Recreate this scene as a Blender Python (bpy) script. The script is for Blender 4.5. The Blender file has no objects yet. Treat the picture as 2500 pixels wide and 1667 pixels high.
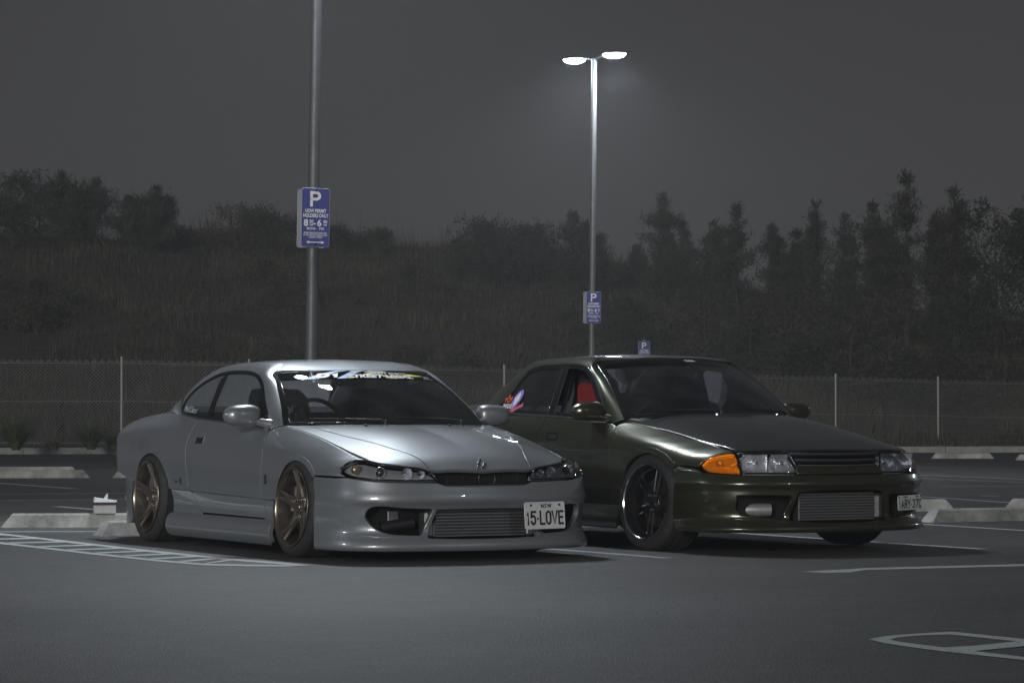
import bpy, bmesh, math, random
import numpy as np
random.seed(7); np.random.seed(7)
SC = bpy.context.scene
# ---------------------------------------------------------------- camera
cam = bpy.data.cameras.new('camera'); cam.lens = 105.0; cam.sensor_width = 36.0; cam.clip_end = 3000
co = bpy.data.objects.new('camera', cam); SC.collection.objects.link(co); SC.camera = co
co.location = (0, 0, .8902); co.rotation_euler = (math.radians(90+1.3248), 0, 0)
# ---------------------------------------------------------------- world
w = bpy.data.worlds.new('World'); SC.world = w; w.use_nodes = True
wn = w.node_tree; bg = wn.nodes['Background']
sky = wn.nodes.new('ShaderNodeTexSky'); sky.sky_type = 'NISHITA'; sky.sun_disc = False; sky.sun_elevation = math.radians(9); sky.sun_rotation = math.radians(205)
hs = wn.nodes.new('ShaderNodeHueSaturation'); hs.inputs['Saturation'].default_value = .0
wn.links.new(sky.outputs['Color'], hs.inputs['Color']); tn = wn.nodes.new('ShaderNodeMix'); tn.data_type = 'RGBA'; tn.blend_type = 'MULTIPLY'; tn.inputs['Factor'].default_value = 1; tn.inputs['B'].default_value = (.97,.97,1.03,1)
fl = wn.nodes.new('ShaderNodeMix'); fl.data_type = 'RGBA'; fl.inputs['Factor'].default_value = .55; fl.inputs['B'].default_value = (3.0,3.0,3.0,1)   # town glow evens the night sky out
wn.links.new(hs.outputs['Color'], fl.inputs['A']); wn.links.new(fl.outputs['Result'], tn.inputs['A']); wn.links.new(tn.outputs['Result'], bg.inputs['Color']); bg.inputs['Strength'].default_value = .0122
# ---------------------------------------------------------------- moon (the only sun lamp: soft fill added to brighten car fronts and sides) and exposure
ml = bpy.data.lights.new('fill_sun', 'SUN'); ml.energy = 1.15; ml.angle = math.radians(12); ml.color = (1.0, .97, .93)
mo = bpy.data.objects.new('fill_sun', ml); SC.collection.objects.link(mo); mo.rotation_euler = (math.radians(80), 0, math.radians(-15))
SC.view_settings.view_transform = 'Standard'; SC.view_settings.look = 'None'; SC.view_settings.exposure = 0.0; SC.view_settings.gamma = 1.0
POWER = 500.0
HAZE = .0018
# ---------------------------------------------------------------- numeric surfaces
def nspl(xs, ys):
    """natural cubic spline through (xs, ys), linear outside; returns a vectorised function"""
    xs = np.asarray(xs, float); ys = np.asarray(ys, float); n = len(xs)
    o = np.argsort(xs); xs = xs[o]; ys = ys[o]
    h = np.diff(xs); A = np.eye(n); r = np.zeros(n)
    for i in range(1, n - 1):
        A[i, i-1] = h[i-1]; A[i, i] = 2*(h[i-1]+h[i]); A[i, i+1] = h[i]
        r[i] = 6*((ys[i+1]-ys[i])/h[i]-(ys[i]-ys[i-1])/h[i-1])
    M = np.linalg.solve(A, r)
    s0 = (ys[1]-ys[0])/h[0]-h[0]*M[1]/6; s1 = (ys[-1]-ys[-2])/h[-1]+h[-1]*M[-2]/6
    def f(x):
        x = np.asarray(x, float); i = np.clip(np.searchsorted(xs, x)-1, 0, n-2)
        d = h[i]; a = (xs[i+1]-x)/d; b = (x-xs[i])/d
        v = a*ys[i]+b*ys[i+1]+((a**3-a)*M[i]+(b**3-b)*M[i+1])*d*d/6
        v = np.where(x < xs[0], ys[0]+(x-xs[0])*s0, v)
        return np.where(x > xs[-1], ys[-1]+(x-xs[-1])*s1, v)
    return f
def rowspl(T, V, t):
    """per-row natural cubic through knots T (n,k), V (n,k) evaluated at t (n,)"""
    n, k = T.shape; h = np.diff(T, axis=1)
    A = np.zeros((n, k, k)); r = np.zeros((n, k)); A[:, 0, 0] = 1; A[:, k-1, k-1] = 1
    for i in range(1, k-1):
        A[:, i, i-1] = h[:, i-1]; A[:, i, i] = 2*(h[:, i-1]+h[:, i]); A[:, i, i+1] = h[:, i]
        r[:, i] = 6*((V[:, i+1]-V[:, i])/h[:, i]-(V[:, i]-V[:, i-1])/h[:, i-1])
    M = np.linalg.solve(A, r[..., None])[..., 0]
    idx = np.clip((t[:, None] > T).sum(1)-1, 0, k-2); q = np.arange(n)
    T0 = T[q, idx]; d = h[q, idx]; b = (t-T0)/d; b = np.clip(b, -0.4, 1.4); a = 1-b
    return a*V[q, idx]+b*V[q, idx+1]+((a**3-a)*M[q, idx]+(b**3-b)*M[q, idx+1])*d*d/6

class Knots:
    """value = spline over knot lines; each knot line is given by stations (x, t, v)"""
    def __init__(self, lines):
        self.T = [nspl([p[0] for p in l], [p[1] for p in l]) for l in lines]
        self.V = [nspl([p[0] for p in l], [p[2] for p in l]) for l in lines]
    def __call__(self, x, t):
        x = np.asarray(x, float); t = np.asarray(t, float); sh = x.shape
        x = x.ravel(); t = t.ravel()
        T = np.stack([f(x) for f in self.T], 1); V = np.stack([f(x) for f in self.V], 1)
        return rowspl(T, V, t).reshape(sh)

class Nose:
    """plan curve swept in height: knot lines over s (metres from the centre), levels in z"""
    def __init__(self, levels):           # levels: list of (z, [(s,x,w),...]) with shared s values
        self.z = np.array([l[0] for l in levels])
        self.X = [nspl([-p[0] for p in l[1][:0:-1]]+[p[0] for p in l[1]], [p[1] for p in l[1][:0:-1]]+[p[1] for p in l[1]]) for l in levels]
        self.W = [nspl([-p[0] for p in l[1][:0:-1]]+[p[0] for p in l[1]], [-p[2] for p in l[1][:0:-1]]+[p[2] for p in l[1]]) for l in levels]
    def __call__(self, s, z):
        s = np.asarray(s, float); z = np.asarray(z, float); sh = s.shape; s = s.ravel(); z = z.ravel()
        T = np.repeat(self.z[None], len(s), 0)
        X = np.stack([f(s) for f in self.X], 1); W = np.stack([f(s) for f in self.W], 1)
        return np.stack([rowspl(T, X, z).reshape(sh), rowspl(T, W, z).reshape(sh), z.reshape(sh)], -1)

def side_map(f, sg=-1):
    return lambda a, b: np.stack([a, sg*f(a, b), b], -1)
def top_map(g):
    return lambda a, b: np.stack([a, b, g(a, np.abs(b))], -1)

# ---------------- silver coupe: x forward from the front axle, w half width, z up
C_up = Knots([   # side above the crease: stations (x, z, w)
    [(-3.45,.40,.76),(-3.2,.385,.828),(-2.9,.375,.846),(-2.5,.37,.856),(-2.05,.365,.858),(-1.2,.355,.862),(-.3,.345,.864),(0,.34,.868),(.36,.335,.862),(.6,.33,.845),(.8,.33,.75)],
    [(-3.45,.50,.765),(-3.2,.50,.836),(-2.9,.50,.852),(-2.5,.50,.862),(-2.05,.50,.862),(-1.2,.50,.864),(-.3,.49,.866),(0,.48,.870),(.36,.46,.866),(.6,.44,.842),(.8,.43,.745)],
    [(-3.45,.62,.755),(-3.2,.64,.826),(-2.9,.655,.839),(-2.5,.665,.850),(-2.05,.655,.850),(-1.2,.645,.848),(-.3,.61,.852),(0,.585,.852),(.36,.535,.847),(.6,.505,.828),(.8,.48,.73)],
    [(-3.45,.71,.725),(-3.2,.745,.785),(-2.9,.775,.801),(-2.5,.79,.822),(-2.05,.765,.818),(-1.2,.745,.812),(-.3,.71,.805),(0,.675,.80),(.36,.61,.785),(.6,.565,.775),(.8,.525,.68)],
    [(-3.45,.762,.66),(-3.238,.803,.69),(-2.875,.849,.70),(-2.52,.876,.708),(-2.05,.866,.765),(-1.7,.842,.775),(-1.3,.822,.777),(-.74,.788,.768),(-.41,.796,.715),(-.09,.752,.698),(.25,.690,.688),(.515,.634,.672),(.645,.605,.655),(.8,.57,.58)]])
def C_crease(x): return np.interp(x, [-3.4,-2.04,-.256,.4], [.40,.375,.342,.33])
C_lo = Knots([
    [(-3.4,.19,.74),(-2.9,.19,.82),(-2.1,.19,.838),(-1.2,.19,.832),(-.3,.19,.838),(.4,.19,.83)],
    [(-3.4,.26,.74),(-2.9,.26,.82),(-2.1,.27,.832),(-1.2,.265,.824),(-.3,.265,.832),(.4,.26,.83)],
    [(-3.4,.40,.75),(-2.9,.385,.842),(-2.1,.375,.853),(-1.2,.36,.848),(-.3,.342,.852),(.4,.33,.85)]])
C_skirt = Knots([
    [(-2.1,.055,.855),(-1.2,.055,.848),(-.25,.055,.86)],
    [(-2.1,.10,.888),(-1.2,.10,.876),(-.25,.10,.89)],
    [(-2.1,.155,.892),(-1.2,.155,.878),(-.25,.155,.893)],
    [(-2.1,.20,.872),(-1.2,.20,.862),(-.25,.20,.872)],
    [(-2.1,.225,.835),(-1.2,.225,.83),(-.25,.225,.836)]])
C_gh = Knots([   # glasshouse side: belt -> glass -> rail -> roof edge
    [(-3.0,.85,.70),(-2.52,.876,.712),(-2.05,.866,.763),(-1.7,.842,.772),(-1.3,.822,.774),(-.74,.788,.765),(-.35,.77,.72)],
    [(-3.0,.875,.67),(-2.52,.96,.672),(-2.05,1.0,.692),(-1.7,1.01,.697),(-1.3,1.0,.70),(-.74,.93,.70),(-.35,.80,.70)],
    [(-3.0,.885,.655),(-2.52,1.0,.645),(-2.05,1.10,.62),(-1.7,1.135,.613),(-1.3,1.14,.612),(-.98,1.115,.612),(-.74,.98,.655),(-.35,.82,.69)]])
C_roof = Knots([   # (x, w, z)
    [(-2.45,0,1.115),(-2.05,0,1.198),(-1.7,0,1.226),(-1.35,0,1.230),(-1.05,0,1.203),(-.84,0,1.145)],
    [(-2.45,.3,1.10),(-2.05,.3,1.188),(-1.7,.3,1.218),(-1.35,.3,1.222),(-1.05,.3,1.194),(-.87,.3,1.142)],
    [(-2.45,.53,1.045),(-2.05,.48,1.170),(-1.7,.46,1.205),(-1.35,.455,1.208),(-1.05,.46,1.180),(-.93,.50,1.134)],
    [(-2.45,.60,1.01),(-2.05,.565,1.143),(-1.7,.555,1.183),(-1.35,.552,1.186),(-1.05,.56,1.155),(-.97,.6,1.118)]])
C_hood = Knots([
    [(-.45,0,.812),(-.2,0,.80),(.1,0,.768),(.4,0,.716),(.65,0,.652),(.80,0,.597),(.92,0,.515)],
    [(-.45,.36,.812),(-.2,.37,.797),(.1,.375,.763),(.4,.375,.710),(.65,.36,.643),(.80,.34,.585),(.92,.33,.497)],
    [(-.45,.56,.806),(-.2,.56,.784),(.1,.555,.738),(.4,.545,.682),(.65,.52,.624),(.80,.48,.570),(.92,.45,.487)],
    [(-.41,.715,.796),(-.09,.698,.752),(.25,.688,.690),(.515,.672,.634),(.645,.655,.605),(.8,.58,.57)]])
C_deck = Knots([
    [(-3.5,0,.85),(-3.2,0,.885),(-2.85,0,.905),(-2.5,0,.96)],
    [(-3.5,.4,.825),(-3.2,.4,.868),(-2.85,.4,.892),(-2.5,.4,.93)],
    [(-3.45,.66,.762),(-3.238,.69,.803),(-2.875,.70,.849),(-2.52,.708,.876)]])
def _pl(dx, dw, xs):
    S = (0,.22,.44,.62,.78,.92,1.06,1.22,1.40); W = (0,.22,.435,.60,.725,.805,.846,.864,.868)
    return [(s, x+dx, w+dw*(s/1.4)) for s, x, w in zip(S, xs, W)]
_cx = (.955,.943,.91,.862,.785,.685,.545,.368,.18)
_cu = (.905,.893,.862,.815,.742,.642,.51,.35,.18)
C_nose = Nose([(.05,_pl(-.02,.0,_cx)),(.085,_pl(.005,.022,_cx)),(.12,_pl(-.005,.015,_cx)),(.17,_pl(-.04,-.006,_cx)),(.27,_pl(-.032,-.004,_cx)),(.335,_pl(-.014,.0,_cx)),
    (.365,_pl(.002,.004,_cx)),(.395,_pl(-.004,.0,_cx)),(.47,_pl(-.025,-.005,_cx)),(.52,_pl(0,-.008,_cu)),(.57,_pl(-.045,-.02,_cu)),(.63,_pl(-.12,-.045,_cu))])

# ---------------- green sedan
S_up = Knots([
    [(-3.6,.38,.78),(-3.3,.38,.832),(-3.0,.38,.852),(-2.6,.38,.866),(-2.2,.385,.856),(-1.2,.39,.850),(-.4,.395,.852),(0,.40,.862),(.4,.40,.856),(.62,.40,.82),(.8,.40,.72)],
    [(-3.6,.50,.785),(-3.3,.50,.84),(-3.0,.51,.862),(-2.6,.52,.876),(-2.2,.52,.862),(-1.2,.52,.855),(-.4,.515,.858),(0,.51,.876),(.4,.50,.868),(.62,.49,.822),(.8,.48,.72)],
    [(-3.6,.62,.775),(-3.3,.63,.828),(-3.0,.635,.846),(-2.6,.635,.856),(-2.2,.63,.852),(-1.2,.622,.847),(-.4,.61,.846),(0,.60,.852),(.4,.575,.842),(.62,.56,.80),(.8,.55,.70)],
    [(-3.6,.74,.745),(-3.3,.76,.79),(-3.0,.77,.81),(-2.6,.775,.82),(-2.2,.77,.822),(-1.2,.755,.817),(-.4,.725,.808),(0,.695,.80),(.4,.635,.785),(.62,.605,.762),(.8,.58,.67)],
    [(-3.6,.84,.66),(-3.3,.86,.68),(-3.0,.875,.69),(-2.6,.88,.70),(-2.17,.868,.745),(-1.44,.852,.762),(-.67,.816,.75),(-.45,.812,.70),(-.09,.768,.675),(.246,.715,.668),(.492,.679,.66),(.685,.646,.655),(.82,.61,.575)]])
def S_crease(x): return 0*np.asarray(x)+.392
S_lo = Knots([
    [(-3.4,.2,.80),(-2.2,.2,.842),(-1.2,.2,.836),(-.3,.2,.842),(.4,.2,.84)],
    [(-3.4,.28,.80),(-2.2,.28,.842),(-1.2,.28,.838),(-.3,.28,.842),(.4,.28,.84)],
    [(-3.4,.392,.81),(-2.2,.392,.848),(-1.2,.392,.843),(-.3,.392,.846),(.4,.392,.85)]])
S_skirt = Knots([
    [(-2.3,.12,.85),(-1.2,.12,.845),(-.2,.12,.86)],
    [(-2.3,.16,.882),(-1.2,.16,.875),(-.2,.16,.90)],
    [(-2.3,.22,.878),(-1.2,.22,.868),(-.2,.22,.89)],
    [(-2.3,.262,.862),(-1.2,.262,.856),(-.2,.262,.868)],
    [(-2.3,.29,.84),(-1.2,.29,.836),(-.2,.29,.842)]])
S_gh = Knots([
    [(-2.95,.876,.69),(-2.6,.88,.705),(-2.17,.868,.745),(-1.44,.852,.757),(-.67,.816,.745),(-.4,.80,.70)],
    [(-2.95,.90,.66),(-2.6,.965,.672),(-2.17,1.02,.690),(-1.44,1.03,.695),(-.85,1.0,.69),(-.67,.89,.70),(-.4,.82,.69)],
    [(-2.95,.905,.65),(-2.6,.985,.648),(-2.17,1.14,.625),(-1.8,1.19,.612),(-1.44,1.198,.610),(-1.1,1.185,.612),(-.85,1.04,.645),(-.67,.91,.68),(-.4,.83,.68)]])
S_roof = Knots([
    [(-2.4,0,1.15),(-2.2,0,1.222),(-1.8,0,1.272),(-1.44,0,1.278),(-1.14,0,1.262),(-.9,0,1.23)],
    [(-2.4,.3,1.14),(-2.2,.3,1.215),(-1.8,.3,1.266),(-1.44,.3,1.272),(-1.14,.3,1.254),(-.9,.3,1.215)],
    [(-2.4,.52,1.105),(-2.17,.49,1.205),(-1.8,.465,1.252),(-1.44,.46,1.258),(-1.14,.47,1.238),(-.9,.52,1.14)],
    [(-2.4,.60,1.07),(-2.17,.575,1.185),(-1.8,.555,1.238),(-1.44,.552,1.246),(-1.14,.555,1.225),(-.9,.6,1.10)]])
S_hood = Knots([
    [(-.5,0,.892),(-.2,0,.868),(.2,0,.812),(.5,0,.752),(.75,0,.690),(.93,0,.634)],
    [(-.5,.36,.885),(-.2,.36,.860),(.2,.36,.803),(.5,.36,.742),(.75,.35,.679),(.93,.33,.622)],
    [(-.5,.57,.85),(-.2,.57,.82),(.2,.565,.761),(.5,.56,.707),(.75,.53,.655),(.93,.45,.606)],
    [(-.45,.70,.812),(-.09,.675,.768),(.246,.668,.715),(.492,.66,.679),(.685,.655,.646),(.82,.575,.617)]])
S_deck = Knots([
    [(-3.6,0,.90),(-3.3,0,.935),(-3.0,0,.945),(-2.7,0,.95)],
    [(-3.6,.4,.89),(-3.3,.4,.925),(-3.0,.4,.935),(-2.7,.4,.94)],
    [(-3.6,.66,.84),(-3.3,.68,.86),(-3.0,.69,.875),(-2.6,.70,.88)]])
_rx = (.985,.972,.932,.868,.772,.652,.512,.37,.20)
def _pr(dx, dw):
    S = (0,.22,.44,.62,.78,.93,1.09,1.25,1.43); W = (0,.22,.436,.603,.727,.810,.856,.876,.878)
    return [(s, x+dx, w+dw*(s/1.4)) for s, x, w in zip(S, _rx, W)]
S_nose = Nose([(.125,_pr(-.01,.012)),(.145,_pr(.015,.037)),(.175,_pr(.0,.026)),(.22,_pr(-.045,.006)),(.31,_pr(-.03,.010)),(.38,_pr(-.018,.010)),(.415,_pr(-.010,.010)),
    (.434,_pr(.004,.014)),(.46,_pr(-.004,.01)),(.50,_pr(-.028,-.005)),(.54,_pr(-.048,-.012)),(.60,_pr(-.075,-.03)),(.67,_pr(-.115,-.06))])

class Tail:
    """rear counterpart of Nose: x = x0 - forward distance"""
    def __init__(self, x0, levels): self.n=Nose(levels); self.x0=x0
    def __call__(self, s, z):
        p=self.n(s,z); q=p.copy(); q[...,0]=self.x0-p[...,0]; return q
def _tl(dx,dw,xs,W):
    S=(0,.22,.44,.62,.78,.92,1.06,1.22,1.40); return [(s,x+dx,w+dw*(s/1.4)) for s,x,w in zip(S,xs,W)]
_tx=(.90,.893,.865,.82,.74,.63,.49,.33,.14); _tw=(0,.22,.435,.60,.725,.80,.835,.848,.852)
C_tail=Tail(-2.40,[(.10,_tl(-.02,0,_tx,_tw)),(.20,_tl(-.02,0,_tx,_tw)),(.40,_tl(0,0,_tx,_tw)),(.47,_tl(-.03,0,_tx,_tw)),(.60,_tl(-.06,-.01,_tx,_tw)),(.72,_tl(-.06,-.05,_tx,_tw)),(.80,_tl(-.09,-.12,_tx,_tw))])
S_tail=Tail(-2.72,[(.16,_tl(-.02,0,_tx,_tw)),(.24,_tl(-.02,0,_tx,_tw)),(.42,_tl(0,0,_tx,_tw)),(.50,_tl(-.03,0,_tx,_tw)),(.64,_tl(-.06,-.01,_tx,_tw)),(.78,_tl(-.06,-.05,_tx,_tw)),(.88,_tl(-.09,-.12,_tx,_tw))])
# ---------------------------------------------------------------- materials
MATS = {}
def mat(name, col=(.5,.5,.5), rough=.5, metal=0.0, coat=0.0, coat_rough=.03, spec=.5, emit=None, estr=0.0, noise=None, bump=None, objvar=0.0):
    """principled material; noise=(scale, amount) varies colour, bump=(scale, strength)"""
    if name in MATS: return MATS[name]
    m = bpy.data.materials.new(name); m.use_nodes = True; nt = m.node_tree; b = nt.nodes['Principled BSDF']
    b.inputs['Base Color'].default_value = (*col, 1); b.inputs['Roughness'].default_value = rough; b.inputs['Metallic'].default_value = metal
    b.inputs['Coat Weight'].default_value = coat; b.inputs['Coat Roughness'].default_value = coat_rough; b.inputs['Specular IOR Level'].default_value = spec
    if emit: b.inputs['Emission Color'].default_value = (*emit, 1); b.inputs['Emission Strength'].default_value = estr
    if noise or bump:
        tc = nt.nodes.new('ShaderNodeTexCoord')
    if noise:
        n = nt.nodes.new('ShaderNodeTexNoise'); n.inputs['Scale'].default_value = noise[0]; n.inputs['Detail'].default_value = 8; n.inputs['Roughness'].default_value = .65
        nt.links.new(tc.outputs['Object'], n.inputs['Vector'])
        r = nt.nodes.new('ShaderNodeMapRange'); r.inputs['From Min'].default_value = .3; r.inputs['From Max'].default_value = .7
        r.inputs['To Min'].default_value = 1-noise[1]; r.inputs['To Max'].default_value = 1+noise[1]
        nt.links.new(n.outputs['Fac'], r.inputs['Value'])
        mx = nt.nodes.new('ShaderNodeMix'); mx.data_type = 'RGBA'; mx.blend_type = 'MULTIPLY'; mx.inputs['Factor'].default_value = 1
        mx.inputs['A'].default_value = (*col, 1); nt.links.new(r.outputs['Result'], mx.inputs['B']); nt.links.new(mx.outputs['Result'], b.inputs['Base Color'])
        rr = nt.nodes.new('ShaderNodeMapRange'); rr.inputs['From Min'].default_value = .3; rr.inputs['From Max'].default_value = .7
        rr.inputs['To Min'].default_value = min(1,rough*(1+noise[1]*.6)); rr.inputs['To Max'].default_value = rough*(1-noise[1]*.6)
        nt.links.new(n.outputs['Fac'], rr.inputs['Value']); nt.links.new(rr.outputs['Result'], b.inputs['Roughness'])
    if bump:
        n2 = nt.nodes.new('ShaderNodeTexNoise'); n2.inputs['Scale'].default_value = bump[0]; n2.inputs['Detail'].default_value = 6
        nt.links.new(tc.outputs['Object'], n2.inputs['Vector'])
        bp = nt.nodes.new('ShaderNodeBump'); bp.inputs['Strength'].default_value = bump[1]; bp.inputs['Distance'].default_value = .01
        nt.links.new(n2.outputs['Fac'], bp.inputs['Height']); nt.links.new(bp.outputs['Normal'], b.inputs['Normal'])
    MATS[name] = m; return m
def glassmat(name, tint, rough=.0, refl=1.0, ior=1.5, veil=0.0):
    """thin sheet of glass or clear plastic: tinted see-through with a fresnel reflection"""
    if name in MATS: return MATS[name]
    m = bpy.data.materials.new(name); m.use_nodes = True; nt = m.node_tree; nt.nodes.clear()
    o = nt.nodes.new('ShaderNodeOutputMaterial'); mx = nt.nodes.new('ShaderNodeMixShader'); t = nt.nodes.new('ShaderNodeBsdfTransparent'); g = nt.nodes.new('ShaderNodeBsdfGlossy')
    t.inputs['Color'].default_value = (*tint, 1); g.inputs['Roughness'].default_value = rough; g.inputs['Color'].default_value = (refl,refl,refl,1)
    f = nt.nodes.new('ShaderNodeFresnel'); f.inputs['IOR'].default_value = ior
    nt.links.new(f.outputs['Fac'], mx.inputs['Fac']); nt.links.new(t.outputs['BSDF'], mx.inputs[1]); nt.links.new(g.outputs['BSDF'], mx.inputs[2])
    if veil:  # pale film painted in to lift dark glass to a grey haze
        d = nt.nodes.new('ShaderNodeBsdfDiffuse'); d.inputs['Color'].default_value = (.5,.5,.5,1); m2 = nt.nodes.new('ShaderNodeMixShader'); tc = nt.nodes.new('ShaderNodeTexCoord'); n = nt.nodes.new('ShaderNodeTexNoise'); n.inputs['Scale'].default_value = 5; n.inputs['Detail'].default_value = 6
        r = nt.nodes.new('ShaderNodeMapRange'); r.inputs['From Min'].default_value = .3; r.inputs['From Max'].default_value = .75; r.inputs['To Min'].default_value = veil*.5; r.inputs['To Max'].default_value = veil*1.6
        nt.links.new(tc.outputs['Object'], n.inputs['Vector']); nt.links.new(n.outputs['Fac'], r.inputs['Value']); nt.links.new(r.outputs['Result'], m2.inputs['Fac']); nt.links.new(mx.outputs['Shader'], m2.inputs[1]); nt.links.new(d.outputs['BSDF'], m2.inputs[2]); nt.links.new(m2.outputs['Shader'], o.inputs['Surface'])
    else: nt.links.new(mx.outputs['Shader'], o.inputs['Surface'])
    MATS[name] = m; return m
M = dict(
 silver = mat('silver_paint', (.265,.282,.302), .40, .45, 1.0, .015, noise=(3,.05)),
 green = mat('green_paint', (.060,.063,.039), .28, .6, 1.0, .012, noise=(3,.05)),
 carbon = mat('satin_dark_bonnet', (.040,.041,.042), .26, .3, .9, .07, noise=(6,.12)),
 black = mat('black_plastic', (.018,.018,.02), .45, noise=(30,.2)),
 gloss = mat('gloss_black_trim', (.012,.012,.013), .12),
 rubber = mat('rubber', (.022,.022,.023), .72, noise=(40,.25)),
 tyre = mat('tyre_rubber', (.030,.030,.031), .68, noise=(25,.25), bump=(120,.15)),
 bronze = mat('bronze_rim', (.24,.205,.17), .30, .85, .6, noise=(20,.12)),
 rimblack = mat('black_rim', (.02,.02,.022), .22, .3, .8),
 polished = mat('polished_lip', (.62,.63,.66), .14, 1.0),
 disc = mat('brake_disc', (.12,.115,.11), .4, .9),
 chrome = mat('chrome', (.8,.8,.82), .08, 1.0),
 reflector = mat('lamp_reflector', (.88,.90,.95), .20, .75, bump=(70,.45)),
 alu = mat('aluminium', (.42,.42,.43), .35, .9, noise=(60,.2)),
 core = mat('intercooler_fins', (.10,.10,.10), .5, .7, noise=(90,.3)),
 under = mat('underbody', (.010,.010,.010), .9),
 cabin = mat('cabin_plastic', (.07,.07,.072), .6, noise=(20,.2)),
 seat = mat('seat_fabric', (.075,.075,.09), .95, noise=(60,.25), bump=(300,.3)),
 redseat = mat('red_fabric', (.34,.035,.04), .9, noise=(60,.2), bump=(300,.3)),
 white = mat('white_print', (.78,.78,.80), .5),
 plate = mat('plate_white', (.80,.80,.80), .35, coat=.3, noise=(25,.05)),
 ink = mat('black_ink', (.012,.012,.014), .5),
 blueprint = mat('blue_print', (.10,.30,.62), .5),
 yellowprint = mat('yellow_print', (.75,.68,.10), .5),
 purple = mat('purple_print', (.28,.20,.62), .5),
 orange = mat('orange_print', (.75,.16,.07), .5),
 pink = mat('pink_print', (.72,.17,.26), .5),
 amber = glassmat('amber_lens', (1.0,.60,.10), .02),
 amberback = mat('amber_reflector', (.95,.70,.34), .25, .5, bump=(90,.6)),
 lens = glassmat('clear_lens', (.93,.94,.96), .01),
 wind = glassmat('windscreen_glass', (.94,.96,.96), .0, veil=.03),
 tint = glassmat('tinted_glass', (.50,.50,.52), .0, veil=.03),
 side = glassmat('side_glass', (.84,.86,.86), .0, veil=.03),
)
# ---------------------------------------------------------------- mesh helpers
COL = bpy.context.scene.collection
def tag(o, label=None, cat=None, group=None, kind=None):
    if label: o['label'] = label
    if cat: o['category'] = cat
    if group: o['group'] = group
    if kind: o['kind'] = kind
    return o
def empty(name, loc=(0,0,0), rz=0, parent=None):
    o = bpy.data.objects.new(name, None); o.empty_display_size = .1; COL.objects.link(o)
    o.location = loc; o.rotation_euler = (0,0,rz)
    if parent: o.parent = parent
    return o
def mkmesh(name, V, F, mat=None, N=None, smooth=False):
    me = bpy.data.meshes.new(name); me.from_pydata([tuple(map(float,v)) for v in V], [], [tuple(map(int,f)) for f in F])
    if mat: me.materials.append(mat)
    if smooth or N is not None: me.polygons.foreach_set('use_smooth', [True]*len(me.polygons))
    me.update()
    if N is not None: me.normals_split_custom_set_from_vertices([tuple(map(float,n)) for n in N])
    return me
def mkobj(name, me, parent=None, loc=None, rot=None, scale=None):
    o = bpy.data.objects.new(name, me); COL.objects.link(o)
    if parent: o.parent = parent
    if loc is not None: o.location = loc
    if rot is not None: o.rotation_euler = rot
    if scale is not None: o.scale = scale
    return o
def copy_tree(o, parent=None):
    c = o.copy(); COL.objects.link(c); c.parent = parent
    for ch in list(o.children): copy_tree(ch, c)
    return c
def newell(P):
    P=np.asarray(P,float); return np.cross(P,np.roll(P,-1,0)).sum(0)
class Bag:
    """collects triangles/quads with normals for one object"""
    def __init__(s): s.V=[]; s.F=[]; s.N=[]
    def add(s, V, F, N=None):
        b=len(s.V); V=np.asarray(V,float)
        if N is None: N=flat_normals(V,F)
        s.V.extend(V.tolist()); s.N.extend(np.asarray(N,float).tolist()); s.F.extend([tuple(i+b for i in f) for f in F]); return s
    def flat(s, V, F):
        """every face keeps its own vertices: hard edges"""
        V=np.asarray(V,float)
        for f in F:
            P=V[list(f)]; n=newell(P); l=np.linalg.norm(n); n=n/(l if l>1e-12 else 1)
            s.add(P,[tuple(range(len(f)))],np.repeat(n[None],len(f),0))
        return s
    def mirror(s):
        m=Bag(); m.V=[[v[0],-v[1],v[2]] for v in s.V]; m.N=[[v[0],-v[1],v[2]] for v in s.N]; m.F=[tuple(reversed(f)) for f in s.F]; return m
    def obj(s, name, mat, parent=None, **k):
        return mkobj(name, mkmesh(name,s.V,s.F,mat,s.N), parent, **k)
def flat_normals(V,F):
    N=np.zeros_like(V)
    for f in F:
        P=V[list(f)]; N[list(f)]+=np.cross(P[1]-P[0],P[2]-P[0])
    l=np.linalg.norm(N,axis=1,keepdims=True); l[l<1e-12]=1
    return N/l
BOXF=[(0,3,2,1),(4,5,6,7),(0,1,5,4),(1,2,6,5),(2,3,7,6),(3,0,4,7)]
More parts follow.
